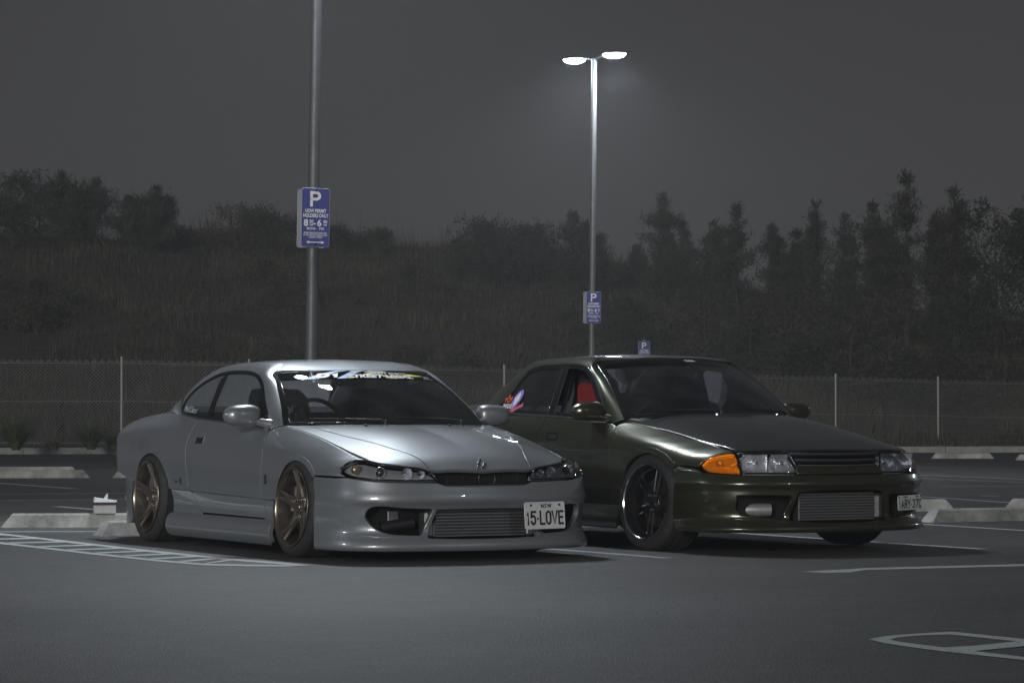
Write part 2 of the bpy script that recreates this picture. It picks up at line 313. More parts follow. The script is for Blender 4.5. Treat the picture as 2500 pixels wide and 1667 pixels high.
def box(bag, c, d, bev=0.0, R=None):
    """box of size d centred on c; bev = small chamfer"""
    d=np.array(d,float)/2; c=np.array(c,float)
    if bev<=0:
        V=np.array([(-1,-1,-1),(1,-1,-1),(1,1,-1),(-1,1,-1),(-1,-1,1),(1,-1,1),(1,1,1),(-1,1,1)],float)*d
        F=BOXF
    else:
        b=min(bev,d.min()*.9); V=[];idx={}
        for sx in(-1,1):
            for sy in(-1,1):
                for sz in(-1,1):
                    for k in range(3):
                        v=np.array([sx,sy,sz])*(d-b); v[k]+=np.array([sx,sy,sz])[k]*b
                        idx[(sx,sy,sz,k)]=len(V); V.append(v)
        V=np.array(V); F=[]
        def q(*ks):
            f=[idx[k] for k in ks]; P=V[f]; n=np.cross(P[1]-P[0],P[2]-P[0])
            F.append(tuple(f) if n@P.mean(0)>0 else tuple(reversed(f)))
        for k in range(3):
            i,j=[a for a in range(3) if a!=k]
            for s in(-1,1):
                ks=[]
                for a,b2 in((-1,-1),(1,-1),(1,1),(-1,1)):
                    t=[0,0,0]; t[k]=s;t[i]=a;t[j]=b2; ks.append((*t,k))
                q(*ks)
            for a in(-1,1):
                for b2 in(-1,1):
                    t0=[0,0,0];t0[i]=a;t0[j]=b2
                    t1=list(t0);t0[k]=-1;t1[k]=1
                    q((*t0,i),(*t1,i),(*t1,j),(*t0,j))
        for sx in(-1,1):
            for sy in(-1,1):
                for sz in(-1,1): q((sx,sy,sz,0),(sx,sy,sz,1),(sx,sy,sz,2))
    if R is not None: V=V@np.array(R).T
    return bag.flat(V+c,F)
def tube(bag, P, r, n=10, caps=True, closed=False):
    """round bar along the points P with radius r (number or list)"""
    P=np.asarray(P,float); m=len(P); r=np.broadcast_to(np.asarray(r,float),(m,))
    T=np.gradient(P,axis=0) if not closed else (np.roll(P,-1,0)-np.roll(P,1,0))
    T/=np.linalg.norm(T,axis=1,keepdims=True)+1e-12
    up=np.array([0,0,1.]) if abs(T[0,2])<.9 else np.array([1.,0,0])
    u=np.cross(T[0],up); u/=np.linalg.norm(u); V=[];N=[]
    for i in range(m):
        u=u-T[i]*(u@T[i]); u/=np.linalg.norm(u)+1e-12; v=np.cross(T[i],u)
        for k in range(n):
            a=2*math.pi*k/n; d=u*math.cos(a)+v*math.sin(a); V.append(P[i]+d*r[i]); N.append(d)
    F=[]; mm=m if closed else m-1
    for i in range(mm):
        j=(i+1)%m
        for k in range(n):
            l=(k+1)%n; F.append((i*n+k,j*n+k,j*n+l,i*n+l)[::-1])
    bag.add(V,F,N)
    if caps and not closed:
        V=np.array(V)
        bag.add(V[:n],[tuple(range(n))],np.repeat(-T[:1],n,0)); bag.add(V[-n:],[tuple(range(n))[::-1]],np.repeat(T[-1:],n,0))
    return bag
def lathe(bag, prof, n=48, axis='y', c=(0,0,0), closed=True, sharp=40):
    """revolve profile [(r,t)] about axis through c; profile smooth except at angles above sharp degrees"""
    prof=np.array(prof,float); c=np.array(c,float)
    segs=[]; cur=[0]
    for i in range(1,len(prof)):
        cur.append(i)
        if i<len(prof)-1:
            a=prof[i]-prof[i-1]; b=prof[i+1]-prof[i]
            ang=math.degrees(abs(math.atan2(a[0]*b[1]-a[1]*b[0],a@b)))
            if ang>sharp: segs.append(cur); cur=[i]
    segs.append(cur)
    A=2*math.pi*np.arange(n)/n
    for sgm in segs:
        p=prof[sgm]; t=np.gradient(p,axis=0) if len(p)>2 else np.repeat((p[1]-p[0])[None],2,0)
        t/=np.linalg.norm(t,axis=1,keepdims=True)+1e-12; nr=np.stack([t[:,1],-t[:,0]],1)
        V=[];N=[]
        for a in A:
            for (r,h),(nx,nh) in zip(p,nr):
                e=np.array([math.cos(a),math.sin(a)])
                if axis=='y': V.append((r*e[0],h,r*e[1])); N.append((nx*e[0],nh,nx*e[1]))
                elif axis=='z': V.append((r*e[0],r*e[1],h)); N.append((nx*e[0],nx*e[1],nh))
                else: V.append((h,r*e[0],r*e[1])); N.append((nh,nx*e[0],nx*e[1]))
        k=len(p); F=[]
        for i in range(n):
            j=(i+1)%n
            for q in range(k-1):
                f=(i*k+q,j*k+q,j*k+q+1,i*k+q+1)
                F.append(f if axis!='y' else f[::-1])
        V=np.array(V)+c; N=np.array(N)
        f=F[0]; P=V[list(f)]
        if np.cross(P[1]-P[0],P[2]-P[0])@N[f[0]]<0: F=[g[::-1] for g in F]
        bag.add(V,F,N)
    return bag
def poly_area(P): x,y=P[:,0],P[:,1]; return .5*np.sum(x*np.roll(y,-1)-y*np.roll(x,-1))
def inside(P, Q):
    """points P (n,2) inside polygon Q"""
    r=np.zeros(len(P),bool); x,y=P[:,0],P[:,1]
    for i in range(len(Q)):
        x1,y1=Q[i]; x2,y2=Q[(i+1)%len(Q)]
        if y1==y2: continue
        c=((y1>y)!=(y2>y))&(x<(x2-x1)*(y-y1)/(y2-y1)+x1); r^=c
    return r
def segdist(P, Q):
    d=np.full(len(P),1e9)
    for i in range(len(Q)):
        a=Q[i]; b=Q[(i+1)%len(Q)]; ab=b-a; t=np.clip(((P-a)@ab)/(ab@ab+1e-15),0,1)
        d=np.minimum(d,np.linalg.norm(P-a-t[:,None]*ab,axis=1))
    return d
def resample(Q, res):
    Q=np.asarray(Q,float); out=[]
    for i in range(len(Q)):
        a=Q[i]; b=Q[(i+1)%len(Q)]; n=max(1,int(math.ceil(np.linalg.norm(b-a)/res)))
        for k in range(n): out.append(a+(b-a)*k/n)
    return np.array(out)
def inset(Q, d):
    """move a polygon's vertices inwards by d (outline counter-clockwise)"""
    Q=np.asarray(Q,float); e=np.roll(Q,-1,0)-Q; e/=np.linalg.norm(e,axis=1,keepdims=True)+1e-12
    n=np.stack([-e[:,1],e[:,0]],1); m=n+np.roll(n,1,0); l=np.sum(m*n,axis=1,keepdims=True)
    return Q+m/np.maximum(l,.45)*d
def crv(pts, n=6):
    """open smooth curve through pts"""
    P=np.asarray(pts,float)
    if len(P)<3: return [tuple(p) for p in P]
    t=np.concatenate([[0],np.cumsum(np.linalg.norm(np.diff(P,axis=0),axis=1))]); fx=nspl(t,P[:,0]); fy=nspl(t,P[:,1])
    tt=np.unique(np.concatenate([np.linspace(t[i],t[i+1],n+1) for i in range(len(t)-1)]))
    return list(zip(fx(tt),fy(tt)))
def clean(Q, eps=1e-4):
    out=[]
    for q in Q:
        if not out or math.hypot(q[0]-out[-1][0],q[1]-out[-1][1])>eps: out.append((float(q[0]),float(q[1])))
    if math.hypot(out[0][0]-out[-1][0],out[0][1]-out[-1][1])<=eps: out.pop()
    return np.array(out)
from mathutils.geometry import delaunay_2d_cdt
from mathutils import Vector
def panel(S, outline, holes=(), res=.035, thick=.012, bev=.003, gap=.002, bag=None, off=0.0, ctr=None, flip=False):
    """sheet cut out of surface S(a,b) by a polygon in its domain; bevelled edge and inward flange"""
    bag=bag or Bag(); O=clean(outline)
    if poly_area(O)<0: O=O[::-1]
    if gap: O=inset(O,gap)
    loops=[resample(O,res)]
    for h in holes:
        h=clean(h)
        if poly_area(h)>0: h=h[::-1]
        loops.append(resample(h,res))
    pts=[];edges=[];kind=[];pair=[]
    for L in loops:
        b=len(pts); n=len(L); pts+=L.tolist(); edges+=[(b+i,b+(i+1)%n) for i in range(n)]; kind+=[0]*n
        if bev>0:
            I=inset(L,bev*1.6); c=len(pts); pts+=I.tolist(); edges+=[(c+i,c+(i+1)%n) for i in range(n)]; kind+=[1]*n
    lo=O.min(0); hi=O.max(0)
    gx=np.arange(lo[0]+res/2,hi[0],res); gy=np.arange(lo[1]+res/2,hi[1],res)
    if len(gx) and len(gy):
        G=np.stack(np.meshgrid(gx,gy),-1).reshape(-1,2); G[:,0]+=(np.round((G[:,1]-lo[1])/res)%2)*res*.5
        ok=inside(G,loops[0])
        for L in loops[1:]: ok&=~inside(G,L)
        G=G[ok]
        for L in loops:
            if len(G): G=G[segdist(G,L)>res*.55]
        pts+=G.tolist(); kind+=[2]*len(G)
    r=delaunay_2d_cdt([Vector(p) for p in pts],edges,[],0,1e-6)
    P=np.array([tuple(v) for v in r[0]]); T=[f for f in r[2]]
    orig=r[3]; K=[min([kind[i] for i in o],default=2) for o in orig]
    C=np.array([P[list(f)].mean(0) for f in T]); ok=inside(C,loops[0])
    for L in loops[1:]: ok&=~inside(C,L)
    T=[f for f,k in zip(T,ok) if k]
    e=1e-3
    def ev(A):
        p=S(A[:,0],A[:,1]); da=S(A[:,0]+e,A[:,1])-S(A[:,0]-e,A[:,1]); db=S(A[:,0],A[:,1]+e)-S(A[:,0],A[:,1]-e)
        n=np.cross(da,db); n/=np.linalg.norm(n,axis=1,keepdims=True)+1e-12; return p,n
    p,n=ev(P)
    c0=np.array(ctr) if ctr is not None else None
    if c0 is None: cc=np.stack([np.clip(p[:,0],-2.6,.0),0*p[:,1],np.full(len(p),.45)],1)
    else: cc=np.repeat(c0[None],len(p),0)
    if np.sum((p-cc)*n)<0: n=-n; fl=True
    else: fl=False
    if flip: n=-n; fl=not fl
    p=p+n*off
    # triangle orientation follows da x db when counter-clockwise in the domain
    T2=[]
    for f in T:
        a=poly_area(P[list(f)])
        f=tuple(f) if a>0 else tuple(reversed(f))
        T2.append(tuple(reversed(f)) if fl else f)
    nn=n.copy(); pp=p.copy()
    # boundary loops
    from_in={}
    for i,o in enumerate(orig):
        for q in o: from_in[q]=i
    base=0; rings=[]
    for L in loops:
        m=len(L); B=[from_in[base+i] for i in range(m)]
        tang=p[[B[(i+1)%m] for i in range(m)]]-p[[B[i-1] for i in range(m)]]; tang/=np.linalg.norm(tang,axis=1,keepdims=True)+1e-12
        out=np.cross(tang,n[B]);
        I2=P[B]+(inset(L,.004)-L); q,_=ev(I2); q=q+n[B]*off
        s=np.sum(out*(p[B]-q),axis=1); out*=np.where(s<0,-1,1)[:,None]
        rings.append((B,out)); base+=m*(2 if bev>0 else 1)
        if bev>0:
            pp[B]=p[B]-n[B]*bev*.8; v=n[B]+out*1.1; nn[B]=v/np.linalg.norm(v,axis=1,keepdims=True)
    bag.add(pp,T2,nn)
    if thick>0:
        for B,out in rings:
            m=len(B); top=pp[B]; bot=p[B]-n[B]*thick
            V=np.concatenate([top,bot]); NN=np.concatenate([out,out]); F=[]
            for i in range(m):
                j=(i+1)%m; f=(i,j,m+j,m+i); Q=V[list(f)]
                F.append(f if np.cross(Q[1]-Q[0],Q[2]-Q[0])@out[i]>0 else f[::-1])
            bag.add(V,F,NN)
    return bag
_fontcache={}
def text2d(body, size=1.0, bold=0.0, spacing=1.0, shear=0.0, sx=1.0, align='CENTER'):
    """flat triangulated lettering: (V (n,2), F)"""
    cu=bpy.data.curves.new('lettering','FONT'); cu.body=body; cu.size=size; cu.offset=bold; cu.space_character=spacing; cu.shear=shear
    cu.align_x=align; cu.align_y='CENTER'; cu.resolution_u=3
    ob=bpy.data.objects.new('lettering',cu); COL.objects.link(ob)
    dg=bpy.context.evaluated_depsgraph_get(); dg.update()
    me=bpy.data.meshes.new_from_object(ob.evaluated_get(dg))
    V=np.array([v.co[:2] for v in me.vertices]).reshape(-1,2); F=[tuple(p.vertices) for p in me.polygons]
    bpy.data.objects.remove(ob); bpy.data.curves.remove(cu); bpy.data.meshes.remove(me)
    if len(V): V=V*np.array([sx,1.0])
    return V,F
def text_on(bag, S, body, a, b, size, ang=0.0, lift=.002, sgn=1, ref=None, **k):
    """lettering laid onto surface S around domain point (a,b); sgn mirrors the reading direction"""
    V,F=text2d(body,size,**k)
    if not len(V): return bag
    return flat_on(bag,S,V,F,a,b,ang,lift,sgn,ref)
def flat_on(bag,S,V,F,a,b,ang=0.0,lift=.002,sgn=1,ref=None):
    V=np.asarray(V,float); c,s=math.cos(ang),math.sin(ang); X=V[:,0]*c-V[:,1]*s; Y=V[:,0]*s+V[:,1]*c
    A=a+sgn*X; B=b+Y; e=1e-3
    p=S(A,B); n=np.cross(S(A+e,B)-S(A-e,B),S(A,B+e)-S(A,B-e)); n/=np.linalg.norm(n,axis=1,keepdims=True)+1e-12
    r=np.array(ref if ref is not None else (0,-1,0)); 
    if np.sum(n@r)<0: n=-n
    F2=[]
    p2=p+n*lift
    for f in F:
        Q=p2[list(f)]; F2.append(f if np.cross(Q[1]-Q[0],Q[2]-Q[0])@n[f[0]]>0 else tuple(reversed(f)))
    bag.add(p2,F2,n); return bag
def plane_map(o,u,v):
    o,u,v=[np.array(q,float) for q in (o,u,v)]
    return lambda a,b: o+np.asarray(a)[...,None]*u+np.asarray(b)[...,None]*v

def scribble(bag,S,a,b,length,h,ang=0.0,n=9,w=.006,lift=.003,ref=None,seed=3,slant=.4):
    """illegible handwriting: a thick zigzag line laid on a surface"""
    r=np.random.default_rng(seed); P=[]
    for i in range(n):
        x=-length/2+length*i/(n-1); y=(h/2 if i%2 else -h/2)*r.uniform(.5,1.15); P.append((x+y*slant,y))
    for p,q in zip(P[:-1],P[1:]):
        p=np.array(p);q=np.array(q);d=q-p;l=np.linalg.norm(d);nn=np.array([-d[1],d[0]])/l*w/2;e=d/l*w*.35
        flat_on(bag,S,[p+nn-e,p-nn-e,q-nn+e,q+nn+e],[(0,1,2,3)],a,b,ang,lift,1,ref)
    return bag
# ---------------------------------------------------------------- shared car pieces
def circ(cx, cz, rx, rz, a0, a1, n=24):
    return [(cx+rx*math.cos(math.radians(a0+(a1-a0)*i/n)), cz+rz*math.sin(math.radians(a0+(a1-a0)*i/n))) for i in range(n+1)]
def sc_map(base_c, base_e, top_c, top_e, bulge=.025, pw=2.2):
    """windscreen surface over (y at mid height, height); c = centre point, e = edge point (x,w,z)"""
    bc,be,tc,te=[np.array(q,float) for q in(base_c,base_e,top_c,top_e)]
    wm=(be[1]+te[1])/2; hgt=np.linalg.norm(tc-bc)
    def S(a,b):
        a=np.asarray(a,float); b=np.asarray(b,float); eta=a/wm; t=b/hgt; e2=np.abs(eta)**pw
        out=[]
        for k in range(3):
            if k==1:
                out.append(eta*(be[1]+(te[1]-be[1])*t)); continue
            lo=bc[k]+(be[k]-bc[k])*e2; hi=tc[k]+(te[k]-tc[k])*e2
            out.append(lo+(hi-lo)*t+bulge*4*t*(1-t)*(.55 if k==0 else .83)*(1 if k==2 or tc[0]<bc[0] else -1))
        return np.stack(out,-1)
    S.wm=wm; S.h=hgt
    return S
def tyre_profile(R, r, wd, grooves=True):
    h=wd/2; p=[(r,-h+.012),(r+.008,-h+.002),(r+(R-r)*.45,-h-.004),(R-.03,-h+.002),(R-.012,-h+.012),(R-.003,-h+.03)]
    if grooves:
        for g in(-.5,-.17,.17,.5):
            y=g*h*1.25; p+=[(R,y-.006),(R-.007,y-.0045),(R-.007,y+.0045),(R,y+.006)]
    else: p+=[(R,-h*.4),(R,h*.4)]
    return p+[(R-.003,h-.03),(R-.012,h-.012),(R-.03,h-.002),(R-.05,h),(r,h-.012)]
def spoke(bag, a0, r0, y0, w0, a1, r1, y1, w1, d0, d1, n=5, bow=0.0):
    """tapered bar from polar (a0,r0) to (a1,r1) in the wheel plane; y is depth (outside is negative)"""
    V=[];N=[]
    p0=np.array([math.cos(a0)*r0,math.sin(a0)*r0]); p1=np.array([math.cos(a1)*r1,math.sin(a1)*r1])
    d=p1-p0; d/=np.linalg.norm(d); nv=np.array([-d[1],d[0]]); R=[]
    for i in range(n+1):
        t=i/n; c=p0+(p1-p0)*t+nv*bow*math.sin(math.pi*t); w=w0+(w1-w0)*t; y=y0+(y1-y0)*(t**1.6); dd=d0+(d1-d0)*t
        ch=w*.28
        R.append([(c+nv*(w/2),y+ch),(c+nv*(w/2-ch),y),(c-nv*(w/2-ch),y),(c-nv*(w/2),y+ch),(c-nv*(w/2*.9),y+dd),(c+nv*(w/2*.9),y+dd)])
    V=np.array([[(q[0][0],q[1],q[0][1]) for q in r] for r in R]); m=6
    for k in range(m):
        l=(k+1)%m; vs=np.concatenate([V[:,k],V[:,l]]); F=[]
        for i in range(n):
            f=(i,i+1,n+1+i+1,n+1+i); F.append(f)
        c=V.mean((0,1)); q=F[0]; nn=np.cross(vs[q[1]]-vs[q[0]],vs[q[2]]-vs[q[0]])
        cen=V[:2].reshape(-1,3).mean(0); 
        if nn@(vs[list(q)].mean(0)-cen)<0: F=[f[::-1] for f in F]
        bag.add(vs,F)
    return bag
def wheel_coupe(parent, x, w, z, sg, steer=0.0, camber=0.0, R=.308):
    g=empty('wheel',(x,sg*w,z),0,parent); g.rotation_euler=(sg*camber*1.0,0,steer+(math.pi if sg>0 else 0))
    t=Bag(); lathe(t,[(r,y+.12) for r,y in tyre_profile(R,.232,.235)],64); t.obj('tyre',M['tyre'],g)
    b=Bag()   # rim barrel with stepped outer lip, face towards -y
    lathe(b,[(.236,.004),(.243,-.002),(.241,-.006),(.232,-.004),(.226,.004),(.221,.02),(.216,.05),(.206,.10),(.200,.20)],64)
    for k in range(5):
        a=math.radians(90+72*k)
        for s in(-1,1):
            spoke(b,a+s*math.radians(31),.062,.048,.044,a+s*math.radians(6.5),.226,.006,.024,.03,.022,6,bow=s*-.016)
            spoke(b,a+s*math.radians(30),.075,.046,.022,a+s*math.radians(36),.05,.045,.04,.03,.03,2)
    lathe(b,[(.001,.036),(.030,.036),(.034,.040),(.036,.050),(.074,.052),(.080,.060),(.080,.10),(.001,.10)],40)
    rim=b.obj('rim',M['bronze'],g)
    c=Bag(); lathe(c,[(.001,.036),(.008,.037),(.010,.042),(.010,.056)],10); me=mkmesh('wheel_nut',c.V,c.F,M['chrome'],c.N)
    for k in range(5):
        a=math.radians(54+72*k); mkobj('wheel_nut',me,rim,(.056*math.cos(a),0,.056*math.sin(a)))
    d=Bag(); lathe(d,[(.07,.085),(.155,.085),(.158,.095),(.155,.105),(.07,.105)],48); box(d,(-.12,.10,.05),(.07,.08,.16),.01); d.obj('brake_disc',M['disc'],g)
    return g
def wheel_sedan(parent, x, w, z, sg, steer=0.0, camber=0.0, R=.315):
    g=empty('wheel',(x,sg*w,z),0,parent); g.rotation_euler=(sg*camber,0,steer+(math.pi if sg>0 else 0))
    t=Bag(); lathe(t,[(r,y+.135) for r,y in tyre_profile(R,.232,.265)],64); t.obj('tyre',M['tyre'],g)
    b=Bag(); lathe(b,[(.236,.006),(.244,-.001),(.242,-.006),(.236,-.006),(.231,.0)],64); lip=b.obj('rim_lip',M['polished'],g)
    b=Bag(); lathe(b,[(.231,.0),(.227,.012),(.223,.016),(.220,.035),(.215,.040),(.213,.050),(.205,.056),(.201,.075),(.198,.20)],64)
    for k in range(6):
        a=math.radians(80+60*k)
        for s in(-1,1): spoke(b,a+s*math.radians(14),.060,.060,.024,a+s*math.radians(7.0),.204,.066,.015,.03,.022,4)
    lathe(b,[(.001,.05),(.028,.05),(.032,.056),(.062,.058),(.070,.066),(.070,.11),(.001,.11)],40)
    rim=b.obj('rim',M['rimblack'],g)
    c=Bag(); lathe(c,[(.001,.044),(.008,.045),(.010,.05),(.010,.062)],10); me=mkmesh('wheel_nut',c.V,c.F,M['alu'],c.N)
    for k in range(5):
        a=math.radians(54+72*k); mkobj('wheel_nut',me,rim,(.050*math.cos(a),0,.050*math.sin(a)))
    d=Bag(); lathe(d,[(.07,.095),(.155,.095),(.158,.105),(.155,.115),(.07,.115)],48); d.obj('brake_disc',M['disc'],g)
    return g
def seat(parent, x, y, zb, mt, head=None, name='seat'):
    """bucket seat facing forward"""
    g=empty(name,(x,y,zb),0,parent)
    b=Bag(); sec=[]
    prof=[(.0,.0,.24),(-.03,.18,.25),(-.07,.36,.255),(-.11,.50,.215),(-.14,.60,.165),(-.155,.70,.150),(-.165,.765,.125)]
    V=[];N=[]
    xs=nspl([p[1] for p in prof],[p[0] for p in prof]); ws=nspl([p[1] for p in prof],[p[2] for p in prof])
    S=lambda a,bb: np.stack([xs(bb)+.09*(np.abs(a)**3),a*ws(bb),bb],-1)
    for off,fl in((0,False),):
        panel(S,[(-1,.0),(1,.0),(1,.70),(.85,.75),(.5,.775),(-.5,.775),(-.85,.75),(-1,.70)],res=.09,thick=.07,bev=.008,gap=0,bag=b,ctr=(-2,0,.4))
    bk=b.obj('backrest',mt,g)
    b=Bag(); S2=lambda a,bb: np.stack([bb,a*.25,.02+.10*np.abs(a)**3+.06*bb],-1)
    panel(S2,[(-1,0),(1,0),(1,.46),(.8,.5),(-.8,.5),(-1,.46)],res=.09,thick=.09,bev=.008,gap=0,bag=b,ctr=(0.2,0,-2)); b.obj('cushion',mt,g)
    if head:
        H=lambda a,bb: np.stack([xs(bb)+.012,a*1.0,bb],-1)
    return g,xs
def steering(parent, x, y, z):
    b=Bag(); A=np.linspace(0,2*math.pi,36,endpoint=False); c=math.cos(math.radians(24)); s=math.sin(math.radians(24))
    f=lambda u,v:(x-u*0-v*s,y+u,z+v*c)
    tube(b,[f(.175*math.cos(a),.175*math.sin(a)) for a in A],.014,8,closed=True)
    for a in(math.radians(200),math.radians(-20),math.radians(270)): tube(b,[f(0,0),f(.17*math.cos(a),.17*math.sin(a))],[.03,.012],6)
    tube(b,[f(0,0),(x+.3,y,z-.12)],.03,8)
    return b.obj('steering_wheel',M['black'],parent)
def mirror_shell(parent, sg, c, L, H, D, mt, foot, name='wing_mirror'):
    """rounded mirror housing: c centre, L length across, H height, D depth"""
    g=empty(name,(0,0,0),0,parent); b=Bag(); n=20; m=14; V=[]
    for i in range(m+1):
        t=-1+2*i/m
        for k in range(n):
            a=2*math.pi*k/n; ca,sa=math.cos(a),math.sin(a)
            q=lambda v,e: math.copysign(abs(v)**e,v)
            rr=(1-abs(t)**3.2)**.5 if abs(t)<1 else 0.0
            yy=t*L/2; px=q(ca,.8)*D/2*rr*(1 if ca>0 else .55); pz=q(sa,.75)*H/2*rr*(1-.10*t*1)
            V.append((c[0]+px-.0*yy,sg*(c[1]+yy),c[2]+pz))
    F=[]
    for i in range(m):
        for k in range(n):
            l=(k+1)%n; f=(i*n+k,(i+1)*n+k,(i+1)*n+l,i*n+l); F.append(f if sg<0 else f[::-1])
    V=np.array(V); Nn=flat_normals(V,F)
    if np.sum(Nn*(V-V.mean(0)))<0: F=[f[::-1] for f in F]; Nn=-Nn
    b.add(V,F,Nn); b.obj('housing',mt,g)
    b=Bag(); S=plane_map((c[0]-D*.25,sg*c[1],c[2]),(0,1,0),(0,0,1))
    panel(S,[(L*.42*math.cos(a),H*.38*math.sin(a)) for a in np.linspace(0,2*math.pi,28,endpoint=False)],res=.06,thick=.004,bev=.001,gap=0,bag=b,ctr=(5,0,c[2])); b.obj('mirror_glass',M['chrome'],g)
    b=Bag(); tube(b,[(foot[0],sg*foot[1],foot[2]),((foot[0]+c[0])/2,sg*(foot[1]*.6+c[1]*.4),(foot[2]+c[2])/2-.012),(c[0],sg*(c[1]-L*.30),c[2]-H*.2)],[.035,.024,.028],10); b.obj('stalk',mt,g)
    return g
def wiper(parent, P0, P1, name='wiper'):
    b=Bag(); P0=np.array(P0,float); P1=np.array(P1,float); mid=(P0+P1)/2+np.array([0.0,0,.012])
    tube(b,[P0,P0*.85+mid*.15+np.array([0,0,.012]),mid],[.012,.010,.007],8)
    d=(P1-P0); tube(b,[mid-d*.38+np.array([0,0,-.008]),mid+np.array([0,0,.0]),mid+d*.45+np.array([0,0,-.008])],.0055,6)
    lathe(b,[(.001,.018),(.012,.016),(.016,.0),(.016,-.02)],12,'z',P0)
    return b.obj(name,M['black'],parent)
def coffset(S, d, ref):
    """surface shifted along its normal by d (towards ref direction when positive)"""
    def T(a,b):
        a=np.asarray(a,float); b=np.asarray(b,float); e=1e-3; p=S(a,b)
        n=np.cross(S(a+e,b)-S(a-e,b),S(a,b+e)-S(a,b-e)); n=n/(np.linalg.norm(n,axis=-1,keepdims=True)+1e-12)
        n=n*np.sign(np.sum(n*np.array(ref),-1,keepdims=True)); return p+n*d
    return T
def both(parent, name, bag, mt, label=None):
    """a right-hand part and its mirrored left-hand twin"""
    r=bag.obj(name,mt,parent); l=bag.mirror().obj(name,mt,parent); return r,l
def strip(bag, S, line, wd, lift=.004, ref=(0,-1,0), thick=.006):
    """raised band of width wd following a line in the domain of S"""
    P=np.array(line,float); t=np.gradient(P,axis=0); t/=np.linalg.norm(t,axis=1,keepdims=True)+1e-12; n=np.stack([-t[:,1],t[:,0]],1)*wd/2
    out=np.concatenate([P+n,(P-n)[::-1]])
    return panel(coffset(S,lift,ref),out,res=.04,thick=thick,bev=.0012,gap=0,bag=bag)
def ring_outline(Q, d):
    Q=clean(Q); 
    if poly_area(Q)<0: Q=Q[::-1]
    return inset(resample(Q,.05),d)
def mirror_pts(P): return [(-a,b) for a,b in P]
def patch_strip(D, E, bul, sgn=-1, n2=(0,.62,.78)):
    """curved band between two key-point curves D (outer) and E (inner); domain a along (0..1)*len, b across"""
    D=np.array(D,float); E=np.array(E,float); k=len(D)
    t=np.concatenate([[0],np.cumsum(np.linalg.norm(np.diff((D+E)/2,axis=0),axis=1))])
    fd=[nspl(t,D[:,i]) for i in range(3)]; fe=[nspl(t,E[:,i]) for i in range(3)]; fb=nspl(t,bul)
    nv=np.array([0,n2[1]*sgn,n2[2]])
    wd=float(np.mean(np.linalg.norm(D-E,axis=1)))
    def S(a,b):
        a=np.asarray(a,float); v=np.asarray(b,float)/wd
        d=np.stack([f(a) for f in fd],-1); e=np.stack([f(a) for f in fe],-1)
        return d+(e-d)*v[...,None]+(fb(a)*4*v*(1-v))[...,None]*nv
    S.L=t[-1]; S.W=wd; S.t=t
    return S
STROKES={'1':[[(.25,.78),(.5,1),(.5,0)]],'5':[[(.9,1),(.2,1),(.15,.58)],'arc5'],'L':[[(.15,1),(.15,0),(.9,0)]],'V':[[(.05,1),(.5,0),(.95,1)]],'E':[[(.9,1),(.15,1),(.15,0),(.9,0)],[(.15,.52),(.78,.52)]],
 'A':[[(.05,0),(.5,1),(.95,0)],[(.22,.34),(.78,.34)]],'Y':[[(.05,1),(.5,.5),(.95,1)],[(.5,.5),(.5,0)]],'7':[[(.08,1),(.92,1),(.4,0)]],'N':[[(.1,0),(.1,1),(.9,0),(.9,1)]],'W':[[(.0,1),(.25,0),(.5,.8),(.75,0),(1,1)]]}
def _arc(cx,cy,rx,ry,a0,a1,n=12): return [(cx+rx*math.cos(math.radians(a0+(a1-a0)*i/n)),cy+ry*math.sin(math.radians(a0+(a1-a0)*i/n))) for i in range(n+1)]
STROKES['5'][1]=[(.15,.58)]+_arc(.48,.33,.40,.33,120,-90)+_arc(.48,.33,.40,.33,-90,-155,5)
STROKES['O']=[_arc(.5,.72,.4,.28,0,180)+_arc(.5,.28,.4,.28,180,360)+[(.9,.72)]]
STROKES['C']=[_arc(.5,.72,.4,.28,20,180)+_arc(.5,.28,.4,.28,180,340)]
STROKES['3']=[_arc(.45,.75,.38,.25,150,-70)+_arc(.45,.27,.42,.27,80,-150)]
STROKES['R']=[[(.12,0),(.12,1),(.5,1)]+_arc(.55,.76,.33,.24,90,-90)+[(.12,.52)],[(.5,.52),(.92,0)]]
STROKES['P']=[[(.12,0),(.12,1),(.5,1)]+_arc(.55,.74,.33,.26,90,-90)+[(.12,.48)]]
STROKES['S']=[_arc(.5,.75,.38,.25,30,270)+_arc(.5,.26,.4,.26,90,-150)]
STROKES['·']=[[(.45,.45),(.55,.45)]]
